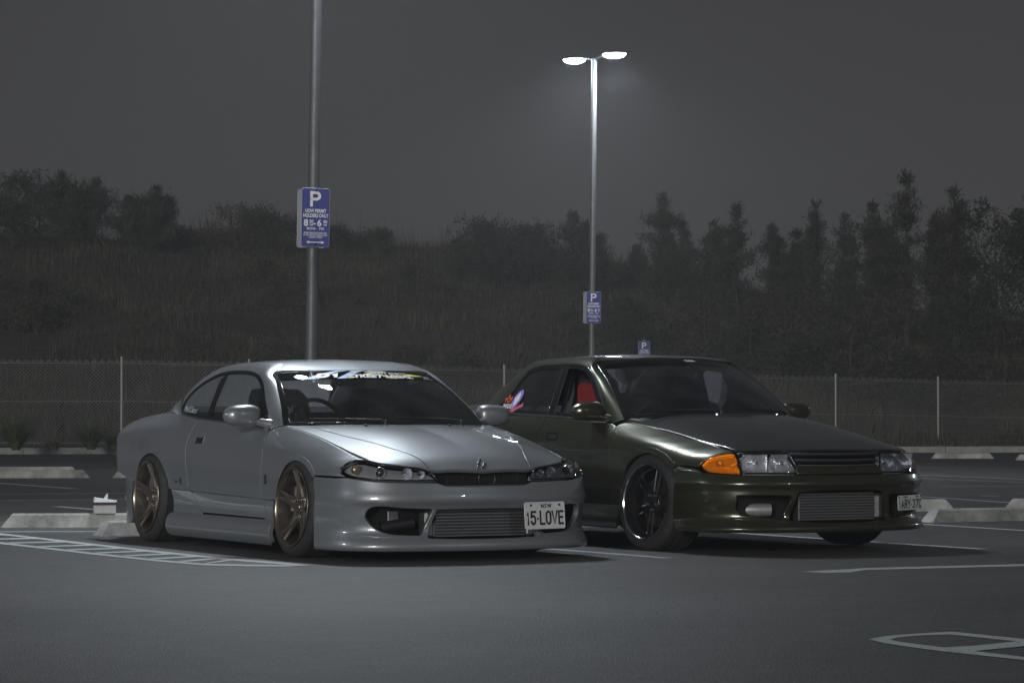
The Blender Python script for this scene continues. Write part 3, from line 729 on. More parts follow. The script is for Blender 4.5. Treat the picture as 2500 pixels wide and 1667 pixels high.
def stroke_text(txt, h, wd, gap, thick):
    """plate lettering drawn with strokes: returns V,F centred on 0"""
    V=[];F=[]; x=0.0; adv=[]
    for ch in txt: adv.append(wd*(.35 if ch=='·' else (.55 if ch=='1' else 1.0)))
    tot=sum(adv)+gap*(len(txt)-1); x=-tot/2
    for ch,a in zip(txt,adv):
        if ch=='·':
            b=len(V); V+=[np.array([x+a/2+thick*.6*math.cos(q*math.pi/5),-h*.06+thick*.6*math.sin(q*math.pi/5)]) for q in range(10)]; F.append(tuple(range(b,b+10))); x+=a+gap; continue
        for line in STROKES[ch]:
            P=np.array([(x+(p[0] if ch not in '·' else p[0])*a,-h/2+thick/2+p[1]*(h-thick)) for p in line])
            L=[];R=[]
            for i in range(len(P)):
                d0=P[i]-P[i-1] if i>0 else P[1]-P[0]; d1=P[i+1]-P[i] if i<len(P)-1 else P[-1]-P[-2]
                d0=d0/(np.linalg.norm(d0)+1e-9); d1=d1/(np.linalg.norm(d1)+1e-9)
                n0=np.array([-d0[1],d0[0]]); n1=np.array([-d1[1],d1[0]]); m=n0+n1; l=m@n0; m=m/max(l,.5)
                ext=(-d1 if i==0 else (d0 if i==len(P)-1 else 0*d0))*thick*.5
                L.append(P[i]+m*thick/2+ext); R.append(P[i]-m*thick/2+ext)
            b=len(V); n=len(P); V+=L+R
            F+=[(b+i,b+n+i,b+n+i+1,b+i+1) for i in range(n-1)]
        x+=a+gap
    return np.array(V),F
# ---------------------------------------------------------------- silver coupe
def build_coupe(loc, heading):
    car=empty('parked_coupe',loc,heading)
    tag(car,'low silver two-door coupe with bronze wheels, its plate reads 15 LOVE','car')
    U=side_map(C_up); Lo=side_map(C_lo); G=side_map(C_gh); SK=side_map(C_skirt); N=C_nose; T=C_tail
    zb=lambda x: float(C_up.T[4](np.array([x]))[0])
    belt=lambda xs:[(x,zb(x)) for x in xs]
    P=M['silver']
    archF=crv([(-.262,.20),(-.252,.27),(-.235,.338),(-.203,.445),(-.153,.518),(-.086,.569),(.011,.602),(.099,.600),(.199,.574),(.29,.534),(.345,.505)],4)
    archR=crv([(-2.03,.20),(-2.03,.30),(-2.034,.387),(-2.06,.446),(-2.12,.508),(-2.202,.566),(-2.314,.603),(-2.436,.609),(-2.541,.586),(-2.626,.537),(-2.674,.475),(-2.705,.412)],4)
    aF=[p for p in archF if p[1]>C_crease(p[0])]; aFl=[p for p in archF if p[1]<=C_crease(p[0]) and p[0]<0]
    aR=[p for p in archR if p[1]>C_crease(p[0]) or p[0]<-2.4]; aRl=[p for p in archR if p[1]<=C_crease(p[0]) and p[0]>-2.4]
    doorR=crv([(-1.715,.842),(-1.758,.76),(-1.771,.70),(-1.765,.64),(-1.742,.56),(-1.712,.456),(-1.684,.369)],4)
    doorF=[(-.462,.346),(-.462,.621),(-.49,.69),(-.56,.77)]
    # front wing
    b=Bag(); panel(U,[(-.462,.346),(-.462,.621),(-.49,.69),(-.545,.765),(-.50,.788)]+crv([(-.43,.797),(-.25,.777),(-.061,.749),(.1,.721),(.263,.688),(.511,.633),(.645,.603)],3)+[(.622,.585),(.602,.551),(.625,.522),(.665,.503),(.5,.505),(.345,.505)]+aF[::-1]+[(aF[0][0],float(C_crease(aF[0][0])))],bag=b)
    panel(Lo,[(-.47,.20),(-.462,.342)]+[(aFl[-1][0],.338)]+aFl[::-1],bag=b,res=.03)
    both(car,'front_wing',b,P)
    # door
    b=Bag(); panel(U,doorF+belt([-.62,-.74,-.9,-1.1,-1.3,-1.5,-1.68])+doorR,bag=b)
    bl=Bag(); panel(Lo,[(-.47,.222),(-.462,.344),(-1.1,.354),(-1.686,.364)]+crv([(-1.668,.337),(-1.592,.268),(-1.53,.226)],4),bag=bl)
    for sg in(-1,1):
        d=(b if sg<0 else b.mirror()).obj('door',P,car)
        (bl if sg<0 else bl.mirror()).obj('lower_panel',P,d)
        h=Bag(); oc=[(-1.645+.012,.70),(-1.64,.672),(-1.62,.664),(-1.50,.664),(-1.485,.674),(-1.483,.735),(-1.50,.745),(-1.62,.745),(-1.64,.735)]
        Um=side_map(C_up,sg)
        panel(coffset(Um,.004,(0,sg,0)),oc,bag=h,thick=.012,bev=.004,gap=0,holes=[[(-1.625,.675),(-1.50,.675),(-1.50,.715),(-1.625,.715)]]); ho=h.obj('handle',P,d)
        h=Bag(); panel(coffset(Um,.001,(0,sg,0)),[(-1.63,.672),(-1.495,.672),(-1.495,.72),(-1.63,.72)],bag=h,thick=.002,bev=0,gap=0); h.obj('handle_recess',M['black'],ho)
    # quarter panel with the rear pillar and roof rail
    b=Bag(); panel(U,[(-1.715,.842)]+doorR[1:]+[(-1.70,float(C_crease(-1.7)))]+aR+crv([(-2.72,.412),(-2.9,.43),(-2.98,.450),(-3.06,.463)],3)+[(-3.11,.60),(-3.14,.745),(-3.16,.812)]+belt([-3.13,-3.02,-2.9,-2.75,-2.6,-2.45,-2.3,-2.15,-2.0,-1.85]),bag=b)
    panel(Lo,crv([(-1.672,.337),(-1.596,.268),(-1.535,.226)],4)[::-1]+[(-1.692,.366)]+[(aRl[-1][0],.372)]+aRl[::-1]+[(-2.03,.205),(-1.535,.205)],bag=b)
    both(car,'quarter_panel',b,P)
    DLO=crv([(-2.055,.874),(-2.108,.900),(-2.117,.954),(-2.067,1.025),(-1.956,1.086),(-1.812,1.127),(-1.638,1.149),(-1.398,1.152),(-1.197,1.142),(-1.058,1.115),(-.935,1.058),(-.794,.958),(-.640,.845),(-.612,.79)],4)
    dbot=[(-.70,.787),(-.9,.797),(-1.1,.809),(-1.317,.822),(-1.5,.831),(-1.713,.841),(-1.9,.858)]
    W=sc_map((-.22,0,.80),(-.475,.700,.797),(-.862,0,1.150),(-.985,.556,1.127)); wm,h=W.wm,W.h
    RW=sc_map((-2.92,0,.885),(-2.74,.60,.878),(-2.13,0,1.180),(-2.08,.478,1.160),bulge=.02)
    g3=lambda x,z: G(np.array([x]),np.array([z]))[0]
    def we(t): return W(np.array([-wm]),np.array([h*t]))[0]
    def re_(t): return RW(np.array([-RW.wm]),np.array([RW.h*t]))[0]
    def ro(x):
        w_=float(C_roof.T[2](np.array([x]))[0]); return np.array([x,-w_,float(C_roof(np.array([x]),np.array([w_]))[0])])
    def qt(x): return np.array([x,-float(C_up.V[4](np.array([x]))[0]),zb(x)])
    keys=[(g3(-.575,.770),we(0),.006),(g3(-.66,.855),we(.18),.010),(g3(-.80,.960),we(.5),.012),(g3(-.94,1.059),we(.85),.014),(g3(-1.03,1.105),we(1.0),.016),
          (g3(-1.12,1.130),ro(-1.07),.018),(g3(-1.25,1.146),ro(-1.22),.019),(g3(-1.42,1.152),ro(-1.42),.019),(g3(-1.638,1.149),ro(-1.66),.019),(g3(-1.812,1.127),ro(-1.86),.020),(g3(-1.956,1.086),ro(-2.04),.022),
          (g3(-2.067,1.025),re_(.82),.024),(g3(-2.117,.954),re_(.55),.022),(g3(-2.105,.905),re_(.38),.016),(qt(-2.03),re_(.28),.012),(qt(-2.22),re_(.15),.004),(qt(-2.45),re_(.05),.0),(qt(-2.70),re_(0),-.004)]
    RP=patch_strip([k[0] for k in keys],[k[1] for k in keys],[k[2] for k in keys])
    b=Bag(); panel(RP,[(0,0),(RP.L,0),(RP.L,RP.W),(0,RP.W)],bag=b,res=.03,bev=0,thick=.012,gap=0); both(car,'roof_pillar',b,P)
    # side glass
    ring=DLO+dbot
    bt=Bag(); panel(coffset(G,.004,(0,-1,0)),ring,holes=[ring_outline(ring,.022)],bag=bt,res=.05,thick=.01,bev=.003,gap=0)
    strip(bt,coffset(G,.0,(0,-1,0)),[(-1.618,1.115),(-1.584,1.05),(-1.562,.99),(-1.552,.92),(-1.547,.852)],.075,.006)
    both(car,'window_frame',bt,M['gloss'])
    bl=Bag(); strip(bl,U,[(x,z-.006) for x,z in [(-2.03,.872)]+dbot[::-1]+[(-.61,.783)]],.012,.006); both(car,'belt_moulding',bl,M['chrome'])
    ins=ring_outline(ring,.018)
    front=[p for p in ins if p[0]>-1.64+ (1.0-p[1])*-.45]; rear=[p for p in ins if p[0]<=-1.64+(1.0-p[1])*-.45]
    bd=Bag(); panel(coffset(G,-.004,(0,-1,0)),ins,bag=bd,res=.06,thick=0,bev=0,gap=0); both(car,'side_window',bd,M['side'])
    # crease strip, skirt, arch lips
    b=Bag(); strip(b,U,[(-2.03,.384),(-1.7,.378),(-1.2,.37),(-.7,.361),(-.27,.352)],.022,.006); both(car,'side_moulding',b,P)
    b=Bag(); panel(SK,[(-2.03,.222),(-2.03,.07),(-1.99,.057),(-.30,.057),(-.262,.075),(-.268,.222)],bag=b,thick=.03,bev=.004,res=.03); both(car,'side_skirt',b,P)
    b=Bag(); strip(b,U,[p for p in archF if p[1]>.34],.030,.004,thick=.01); both(car,'arch_lip',b,P); b=Bag(); strip(b,U,[p for p in archR if p[1]>.38],.018,.003,thick=.01); both(car,'arch_lip',b,P)
    # fuel flap outline and badges
    b=Bag(); panel(coffset(U,.0015,(0,-1,0)),[(-2.83,.63),(-2.79,.742),(-2.66,.745),(-2.69,.605),(-2.80,.60)],bag=b,thick=.004,bev=.002,gap=0); b.obj('fuel_flap',P,car)
    b=Bag(); text_on(b,U,'S',-.375,.465,.075,lift=.006,bold=.004); b.obj('wing_badge',M['chrome'],car)
    b=Bag(); text_on(b,U,'spec',-1.90,.424,.035,lift=.003,shear=.3); text_on(b,U,'R',-1.825,.424,.055,lift=.003,bold=.001); b.obj('side_lettering',M['ink'],car)
    b=Bag(); text_on(b,coffset(G,.003,(0,-1,0)),'Mind Control',-1.905,.892,.055,lift=.004,shear=.35,ang=-.05,sx=.8); b.obj('window_lettering',M['white'],car)
    # bonnet
    hf=[(.878,-.313),(.888,-.2),(.895,-.1),(.898,0)]
    latch=crv([(.675,-.650),(.746,-.605),(.800,-.515),(.829,-.426),(.848,-.374),(.868,-.335),(.884,-.27)],3)
    side=crv([(-.43,-.716),(-.25,-.706),(-.09,-.698),(.25,-.688),(.515,-.672),(.675,-.650)],4)
    rear=crv([(-.43,-.716),(-.36,-.60),(-.29,-.42),(-.25,-.2),(-.24,0)],3)
    half=rear[::-1]+side[1:]+latch[1:]+hf[1:]
    full=half+[(x,-y) for x,y in half[::-1]]
    b=Bag(); panel(top_map(C_hood),full,bag=b,thick=.02,bev=.004,res=.04); bon=b.obj('bonnet',P,car)
    for s in(-1,1):
        b=Bag(); ln=crv([(-.30,s*.60),(.052,s*.565),(.3,s*.505),(.55,s*.435),(.704,s*.375),(.80,s*.348),(.868,s*.335)],4)
        strip(b,top_map(C_hood),ln,.012,.0035,ref=(0,0,1),thick=.004); b.obj('bonnet_crease',P,bon)
    b=Bag(); zz=float(C_hood(np.array([.86]),np.array([0.]))[0])
    HB=plane_map((.868,-.0,zz+.012),(0,1,0),(-.42,0,.9))
    for pts in([(-.034,-.004),(-.004,.040),(.008,.030),(-.008,.006),(-.016,-.014)],[(.034,.004),(.004,-.040),(-.008,-.030),(.008,-.006),(.016,.014)]): panel(HB,pts,bag=b,thick=.012,bev=.003,gap=0,res=.05,ctr=(0,0,0.2))
    b.obj('bonnet_badge',M['chrome'],bon)
    for y in(-.30,.28): b=Bag(); lathe(b,[(.001,.012),(.009,.010),(.012,.0),(.012,-.01)],12,'z',(-.13,y,float(C_hood(np.array([-.13]),np.array([abs(y)]))[0])+.002)); b.obj('washer_nozzle',M['black'],bon)
    # windscreen, roof, rear window, boot
    b=Bag(); panel(W,[(-wm,0),(wm,0),(wm,h),(-wm,h)],bag=b,res=.06,thick=.005,bev=0,gap=.004,ctr=(-2,0,.3)); ws=b.obj('windscreen',M['wind'],car)
    b=Bag(); panel(coffset(W,.002,(1,0,1)),[(-wm,0),(wm,0),(wm,h),(-wm,h)],holes=[[(-wm+.03,.035),(wm-.03,.035),(wm-.03,h-.012),(-wm+.03,h-.012)]],bag=b,res=.06,thick=.01,bev=.003,gap=-.004,ctr=(-2,0,.3)); b.obj('windscreen_seal',M['gloss'],ws)
    b=Bag(); panel(coffset(W,.002,(1,0,1)),[(-wm+.02,h*.80),(-.3,h*.79),(0,h*.785),(.3,h*.79),(wm-.02,h*.80),(wm-.015,h-.008),(-wm+.015,h-.008)],bag=b,res=.06,thick=0,bev=0,gap=0,ctr=(-2,0,.3)); ban=b.obj('sun_strip',glassmat('sun_strip_film',(.10,.10,.11),.0),ws)
    fr=(1,0,1)
    WB=coffset(W,.003,fr); hb=h*.80; ht=h*.985; hh_=ht-hb
    def flash(mt,rows,name):
        b=Bag()
        for q in rows: flat_on(b,WB,[(x,hb+t*hh_) for x,t in q],[tuple(range(len(q)))],0,0,0,.001,1,fr)
        return b.obj(name,mt,ban)
    flash(M['blueprint'],[[(-.47,.02),(-.36,.02),(-.20,.80),(-.10,.98),(-.20,.98),(-.33,.62)],[(-.235,.02),(-.17,.02),(-.02,.85),(.06,.98),(.0,.98),(-.10,.80)]],'blue_flash')
    flash(M['yellowprint'],[[(-.16,.02),(.22,.02),(.30,.35),(.50,.50),(.40,.66),(.16,.86),(.05,.72)]],'yellow_flash')
    flash(mat('grey_print',(.30,.32,.33),.5),[[(-.10,.98),(.02,.98),(-.05,.70)],[(.06,.98),(.22,.98),(.12,.80),(.0,.72)]],'grey_flash')
    b=Bag(); text_on(b,WB,'D',-.335,hb+.35*hh_,.088,lift=.003,ref=fr,shear=.45,bold=.007,sx=1.35); V,F=stroke_text('1',.066,.10,.01,.026); V[:,0]+=V[:,1]*.45; flat_on(b,WB,V,F,-.225,hb+.37*hh_,0,.003,1,fr); b.obj('strip_lettering',M['white'],ban)
    b=Bag(); text_on(b,WB,'STREET LEGAL',.11,hb+.24*hh_,.066,lift=.003,ref=fr,shear=.3,bold=.003,sx=1.22); b.obj('strip_lettering',M['white'],ban)
    b=Bag(); text_on(b,WB,'SPIRIT ENJOY',.19,hb+.60*hh_,.044,lift=.004,ref=fr,shear=.3,bold=.002,sx=1.15); b.obj('small_lettering',mat('pale_grey_print',(.45,.46,.47),.5),ban); b=Bag(); text_on(b,WB,'D1',.51,hb+.32*hh_,.036,lift=.003,ref=fr,shear=.2,bold=.002,sx=1.1); text_on(b,WB,'STREET LEGAL',.51,hb+.10*hh_,.015,lift=.003,ref=fr); b.obj('small_lettering',mat('pale_grey_print',(.45,.46,.47),.5),ban)
    rf=crv([(-.862,0),(-.878,-.2),(-.925,-.4),(-.985,-.52)],4); sd=[(x,-float(C_roof.T[2](np.array([x]))[0])) for x in(-1.07,-1.22,-1.42,-1.66,-1.86,-2.04)]
    half=rf[:-1]+[(-.985,-.545)]+sd+crv([(-2.08,-.475),(-2.115,-.25),(-2.13,0)],3)
    b=Bag(); panel(top_map(C_roof),half+[(x,-y) for x,y in half[::-1]],bag=b,thick=.02,bev=.0,res=.05,gap=0); b.obj('roof',P,car)
    b=Bag(); panel(RW,[(-RW.wm,0),(RW.wm,0),(RW.wm,RW.h),(-RW.wm,RW.h)],bag=b,res=.08,thick=.005,bev=0,gap=0,ctr=(-2,0,.3)); b.obj('rear_window',M['tint'],car)
    half=[(-2.92,0),(-2.88,-.3),(-2.75,-.60),(-2.70,-.66),(-2.85,-.695),(-3.05,-.69),(-3.16,-.68),(-3.25,-.4),(-3.29,0)]
    b=Bag(); panel(top_map(C_deck),half+[(x,-y) for x,y in half[::-1]],bag=b,thick=.02,res=.06); b.obj('boot_lid',P,car)
    b=Bag(); panel(T,[(-1.02,.46),(-.80,.475),(.80,.475),(1.02,.46),(.98,.62),(.90,.79),(-.90,.79),(-.98,.62)],bag=b,thick=.02,res=.06,ctr=(-2.4,0,.4)); b.obj('tail_panel',P,car)
    for s in(-1,1):
        b=Bag(); panel(coffset(T,.008,(-1,0,0)),[(s*.42,.56),(s*.88,.54),(s*.86,.68),(s*.50,.69)],bag=b,thick=.02,res=.06,ctr=(-2.4,0,.4)); b.obj('tail_light',mat('red_lens',(.30,.01,.012),.1,coat=1),car)
    b=Bag(); panel(T,[(-1.24,.43),(-1.0,.455),(1.0,.455),(1.24,.43),(1.225,.30),(1.20,.20),(1.13,.115),(.9,.105),(-.9,.105),(-1.13,.115),(-1.20,.20),(-1.225,.30)],bag=b,thick=.03,res=.05,ctr=(-2.4,0,.4)); b.obj('rear_bumper',P,car)
    # front bumper
    top=[(-1.236,.498),(-1.0,.494),(-.90,.497),(-.80,.487),(-.705,.478),(-.606,.473),(-.46,.470),(-.318,.468),(-.262,.449),(-.13,.445),(0,.444)]
    half=top+[]; bot=[(-1.205,.062),(-.9,.06),(-.5,.058),(0,.056)]
    arch=[(-1.215,.16),(-1.222,.30),(-1.228,.40)]
    out=top+[(-a,b2) for a,b2 in top[-2::-1]]+[(-a,b2) for a,b2 in arch[::-1]]+[(-a,b2) for a,b2 in bot[:-1]]+bot[::-1]+arch
    duct=crv([(-.33,.309),(-.42,.312),(-.56,.319),(-.70,.326),(-.75,.310),(-.770,.27),(-.752,.236),(-.709,.204),(-.65,.178),(-.553,.163),(-.43,.157)],4)+[(-.408,.165)]
    duct=duct[1:]+[(-.372,.235),(-.345,.30)]
    main=[(-.315,.306),(-.372,.15),(-.36,.142),(-.18,.137),(0,.136),(.18,.137),(.36,.142),(.372,.15),(.315,.306),(.15,.308),(0,.309),(-.15,.308)]
    b=Bag(); panel(N,out,holes=[duct,mirror_pts(duct),main],bag=b,thick=.035,bev=.005,res=.03,gap=.002,ctr=(-.3,0,.35)); bum=b.obj('front_bumper',P,car)
    b=Bag(); strip(b,N,[(-.98,.178),(-.8,.161),(-.6,.150),(-.42,.146)],.014,.006,ref=(1,0,.2)); b.obj('lip_ridge',P,bum); b.mirror().obj('lip_ridge',P,bum)
    # top ledge over the grille opening and behind it
    b=Bag(); S=lambda a,bb: np.stack([N(a,0*a+.449)[...,0]-bb,N(a,0*a+.449)[...,1],.446+.10*bb],-1)
    panel(S,[(-.32,.0),(.32,0),(.32,.05),(-.32,.05)],bag=b,res=.05,thick=.01,bev=.003,gap=0,ctr=(.8,0,-3)); b.obj('bumper_ledge',P,bum)
    b=Bag(); box(b,(.70,0,.30),(.06,1.20,.32)); 
    for s in(-1,1): box(b,(.50,s*.60,.30),(.34,.14,.30))
    b.obj('duct_backing',M['under'],bum)
    b=Bag(); box(b,(.815,0,.225),(.07,.62,.165),.006); ic=b.obj('intercooler',M['core'],bum)
    for k in range(9):
        b=Bag(); box(b,(.853,0,.150+k*.0185),(.008,.60,.0055)); b.obj('fin',M['alu'],ic)
    for s in(-1,1):
        b=Bag(); box(b,(.80,s*.335,.22),(.10,.06,.16),.015); b.obj('end_tank',M['alu'],ic)
        b=Bag(); tube(b,[(.72,s*.60,.20),(.74,s*.50,.215),(.76,s*.40,.23)],.035,12); b.obj('duct_pipe',M['black'],bum)
        b=Bag(); box(b,(.72,s*.52,.25),(.03,.07,.10),.005); b.obj('bracket',M['alu'],bum)
    b=Bag(); box(b,(.80,0,.485),(.02,.66,.075)); ra=b.obj('radiator_support',M['under'],bum)
    for y in(-.21,-.02,.17,.26):
        b=Bag(); box(b,(.815,y,.485),(.012,.014,.07)); b.obj('stay',M['black'],ra)
    b=Bag(); lathe(b,[(.05,0),(.055,.004),(.06,0)],24,'x',(.818,.06,.485)); lathe(b,[(.001,.004),(.012,.002),(.012,-.01)],12,'x',(.82,-.10,.49)); b.obj('horn',M['black'],ra)
    # headlights
    lampT=[(-.946,.551),(-.905,.572),(-.86,.592),(-.80,.603),(-.751,.601),(-.649,.581),(-.535,.566),(-.438,.558),(-.383,.548),(-.348,.533),(-.318,.508)]
    lampB=[(-.306,.478),(-.46,.476),(-.606,.479),(-.705,.483),(-.793,.491),(-.863,.502),(-.91,.52)]
    lamp=crv(lampT,3)+crv(lampB,3)
    for s in(-1,1):
        O=lamp if s<0 else mirror_pts(lamp)
        b=Bag(); panel(N,O,bag=b,thick=.0,bev=.0,res=.04,gap=.004,ctr=(-.3,0,.35)); hl=empty('headlight',(0,0,0),0,car); b.obj('lens',M['lens'],hl)
        b=Bag(); panel(coffset(N,.002,(1,0,0)),O,holes=[ring_outline(O,.008)],bag=b,thick=.012,bev=.003,res=.04,gap=.002,ctr=(-.3,0,.35)); b.obj('surround',M['gloss'],hl)
        b=Bag(); panel(coffset(N,-.036,(1,0,.0)),O,bag=b,thick=0,bev=0,res=.04,gap=.006,ctr=(-.3,0,.35)); b.obj('housing',mat('lamp_housing',(.55,.56,.58),.32,.5),hl)
        for s_,z_,r,kind in((-.80,.540,.028,'amber'),(-.655,.524,.036,'proj'),(-.490,.518,.034,'refl'),(-.405,.511,.026,'refl')):
            sv=s_*(-s); p=N(np.array([sv]),np.array([z_]))[0]; c=p+np.array([-.026,0,0]); 
            b=Bag()
            if kind=='amber': lathe(b,[(.001,.012),(r*.6,.010),(r,.0),(r,-.03)],24,'x',c); b.obj('indicator',mat('smoked_amber',(.34,.24,.16),.15,.3,coat=1),hl)
            elif kind=='proj':
                lathe(b,[(.001,.02),(r*.35,.017),(r*.62,.006),(r*.7,-.01)],28,'x',c); b.obj('projector',mat('projector_glass',(.05,.055,.06),.03,.0,coat=1),hl)
                b=Bag(); lathe(b,[(r*.86,.0),(r*.93,.008),(r,.0),(r*.93,-.008),(r*.86,.0)],32,'x',c+np.array([.006,0,0])); b.obj('halo_ring',M['reflector'],hl)
            else:
                lathe(b,[(.004,-.028),(r*.5,-.02),(r*.85,-.004),(r,.012)],28,'x',c); b.obj('reflector',M['reflector'],hl)
                b=Bag(); lathe(b,[(.001,.012),(.006,.010),(.009,-.02)],12,'x',c); b.obj('bulb',M['chrome'],hl)
    # plate
    e1=np.array([-.229,.974,0]); e1/=np.linalg.norm(e1); up=np.array([-.10,0,.995]); 
    pc=np.array([.935,.262,.345])+e1*.126-up*.081+np.array([.022,.004,0])
    PM=plane_map(pc,e1,up); rr=[(-.15,-.081),(.15,-.081),(.16,-.071),(.16,.071),(.15,.081),(-.15,.081),(-.16,.071),(-.16,-.071)]
    b=Bag(); panel(PM,rr,bag=b,thick=.003,bev=.001,gap=0,res=.1,ctr=(0,0,.3)); pl=b.obj('number_plate',M['plate'],car)
    b=Bag(); panel(PM,rr,holes=[[(x*.955,y*.93) for x,y in rr]],bag=b,off=.002,thick=.002,bev=.0006,gap=0,res=.1,ctr=(0,0,.3)); b.obj('plate_rim',M['plate'],pl)
    b=Bag(); V,F=stroke_text('15·LOVE',.085,.042,.0075,.0125); flat_on(b,PM,V,F,0,-.014,0,.003,1,(1,0,0)); text_on(b,PM,'NSW',.01,.056,.034,lift=.003,ref=(1,0,0),spacing=1.25,bold=.0009); b.obj('plate_lettering',M['ink'],pl)
    for yy in(-.11,.115):
        b=Bag(); c=pc+e1*yy+up*.062; lathe(b,[(.001,.008),(.006,.007),(.007,.0)],10,'x',c); b.obj('plate_screw',M['black'],pl)
    # wheels, wells, floor
    for sg in(-1,1):
        wheel_coupe(car,0,.855,.306,sg,steer=math.radians(1),camber=math.radians(3))
        wheel_coupe(car,-2.49,.852,.306,sg,camber=math.radians(2.5))
        for cx in(.055,-2.38):
            b=Bag(); A=np.linspace(-.25,math.pi+.25,22); V=[];F=[]
            for a in A:
                for y in(.80,.52): V.append((cx+.352*math.cos(a),sg*y,.275+.345*math.sin(a)))
            for i in range(len(A)-1): F.append((2*i,2*i+1,2*i+3,2*i+2))
            V+= [(cx-.37,sg*.5,.15),(cx+.37,sg*.5,.15),(cx+.37,sg*.5,.64),(cx-.37,sg*.5,.64)]; k=len(V)-4; F.append((k,k+1,k+2,k+3))
            b.flat(V,F); b.obj('wheel_well',M['under'],car)
    b=Bag(); box(b,(-1.22,0,.17),(3.9,1.30,.10)); box(b,(-1.15,0,.17),(1.70,1.62,.09)); box(b,(.05,0,.38),(1.0,.95,.38)); box(b,(-3.0,0,.5),(.75,1.1,.55)); b.obj('underbody',M['under'],car)
    b=Bag(); panel(coffset(U,-.03,(0,-1,0)),[(-.45,.36),(-.45,.70),(-.70,.77),(-1.3,.80),(-2.0,.84),(-2.5,.85),(-3.2,.78),(-3.25,.5),(-2.75,.5),(-2.65,.58),(-2.4,.65),(-2.15,.60),(-2.02,.45),(-2.0,.38)],bag=b,thick=0,bev=0,gap=0,res=.09); panel(coffset(Lo,-.03,(0,-1,0)),[(-.45,.2),(-.45,.36),(-2.0,.38),(-2.0,.2)],bag=b,thick=0,bev=0,gap=0,res=.09); both(car,'inner_panel',b,M['under'])
    # cabin
    b=Bag(); S=lambda a,bb: np.stack([-.36-.30*bb,a,.775+.02*np.sin(bb*3.1)-.02*bb],-1)
    panel(S,[(-.68,0),(-.3,-.45),(.3,-.45),(.68,0),(.70,1.),(-.70,1.)],bag=b,res=.1,thick=.2,bev=.01,gap=0,ctr=(-.5,0,-2)); 
    S=lambda a,bb: np.stack([-.62-.02*np.abs(bb),-.36+a,.80+.045*np.cos(a*8)*np.clip(1-np.abs(bb)*9,0,1)],-1)
    lathe(b,[(.001,.052),(.10,.045),(.17,.02),(.2,.0)],24,'z',(-.56,-.36,.775)); b.obj('dashboard',M['cabin'],car)
    b=Bag(); box(b,(-2.2,0,.55),(.5,1.1,.35),.03); box(b,(-2.42,0,.78),(.12,1.1,.28),.04); b.obj('rear_bench',M['seat'],car)
    b=Bag(); box(b,(-2.75,0,.85),(.5,1.2,.02)); b.obj('parcel_shelf',M['cabin'],car)
    b=Bag(); panel(coffset(top_map(C_roof),-.03,(0,0,1)),[(-.98,-.44),(-.98,.44),(-2.05,.42),(-2.05,-.42)],bag=b,thick=0,bev=0,gap=0,res=.1,flip=True); b.obj('headlining',M['cabin'],car)
    for y in(-.36,.36):
        g,xs=seat(car,-1.26,y,.262,M['seat'])
        b=Bag(); HM=lambda a,bb: np.stack([xs(bb)+.10,a,bb],-1)
        text_on(b,HM,'BRIDE',0,.625,.080,lift=.004,ref=(1,0,.2),bold=.003,sx=.95); b.obj('seat_lettering',mat('bright_print',(.9,.9,.92),.5),g)
    steering(car,-.72,-.36,.80)
    b=Bag(); box(b,(-1.0,0,1.075),(.02,.22,.055),.01); tube(b,[(-.99,0,1.09),(-.97,0,1.135)],.008,8); b.obj('rear_view_mirror',M['black'],car)
    wiper(car,(-.22,-.12,.815),(-.33,-.62,.835)); wiper(car,(-.24,.42,.812),(-.22,-.06,.845))
    for sg in(-1,1): mirror_shell(car,sg,(-.72,.885,.858),.255,.142,.17,P,(-.60,.72,.80))
    return car
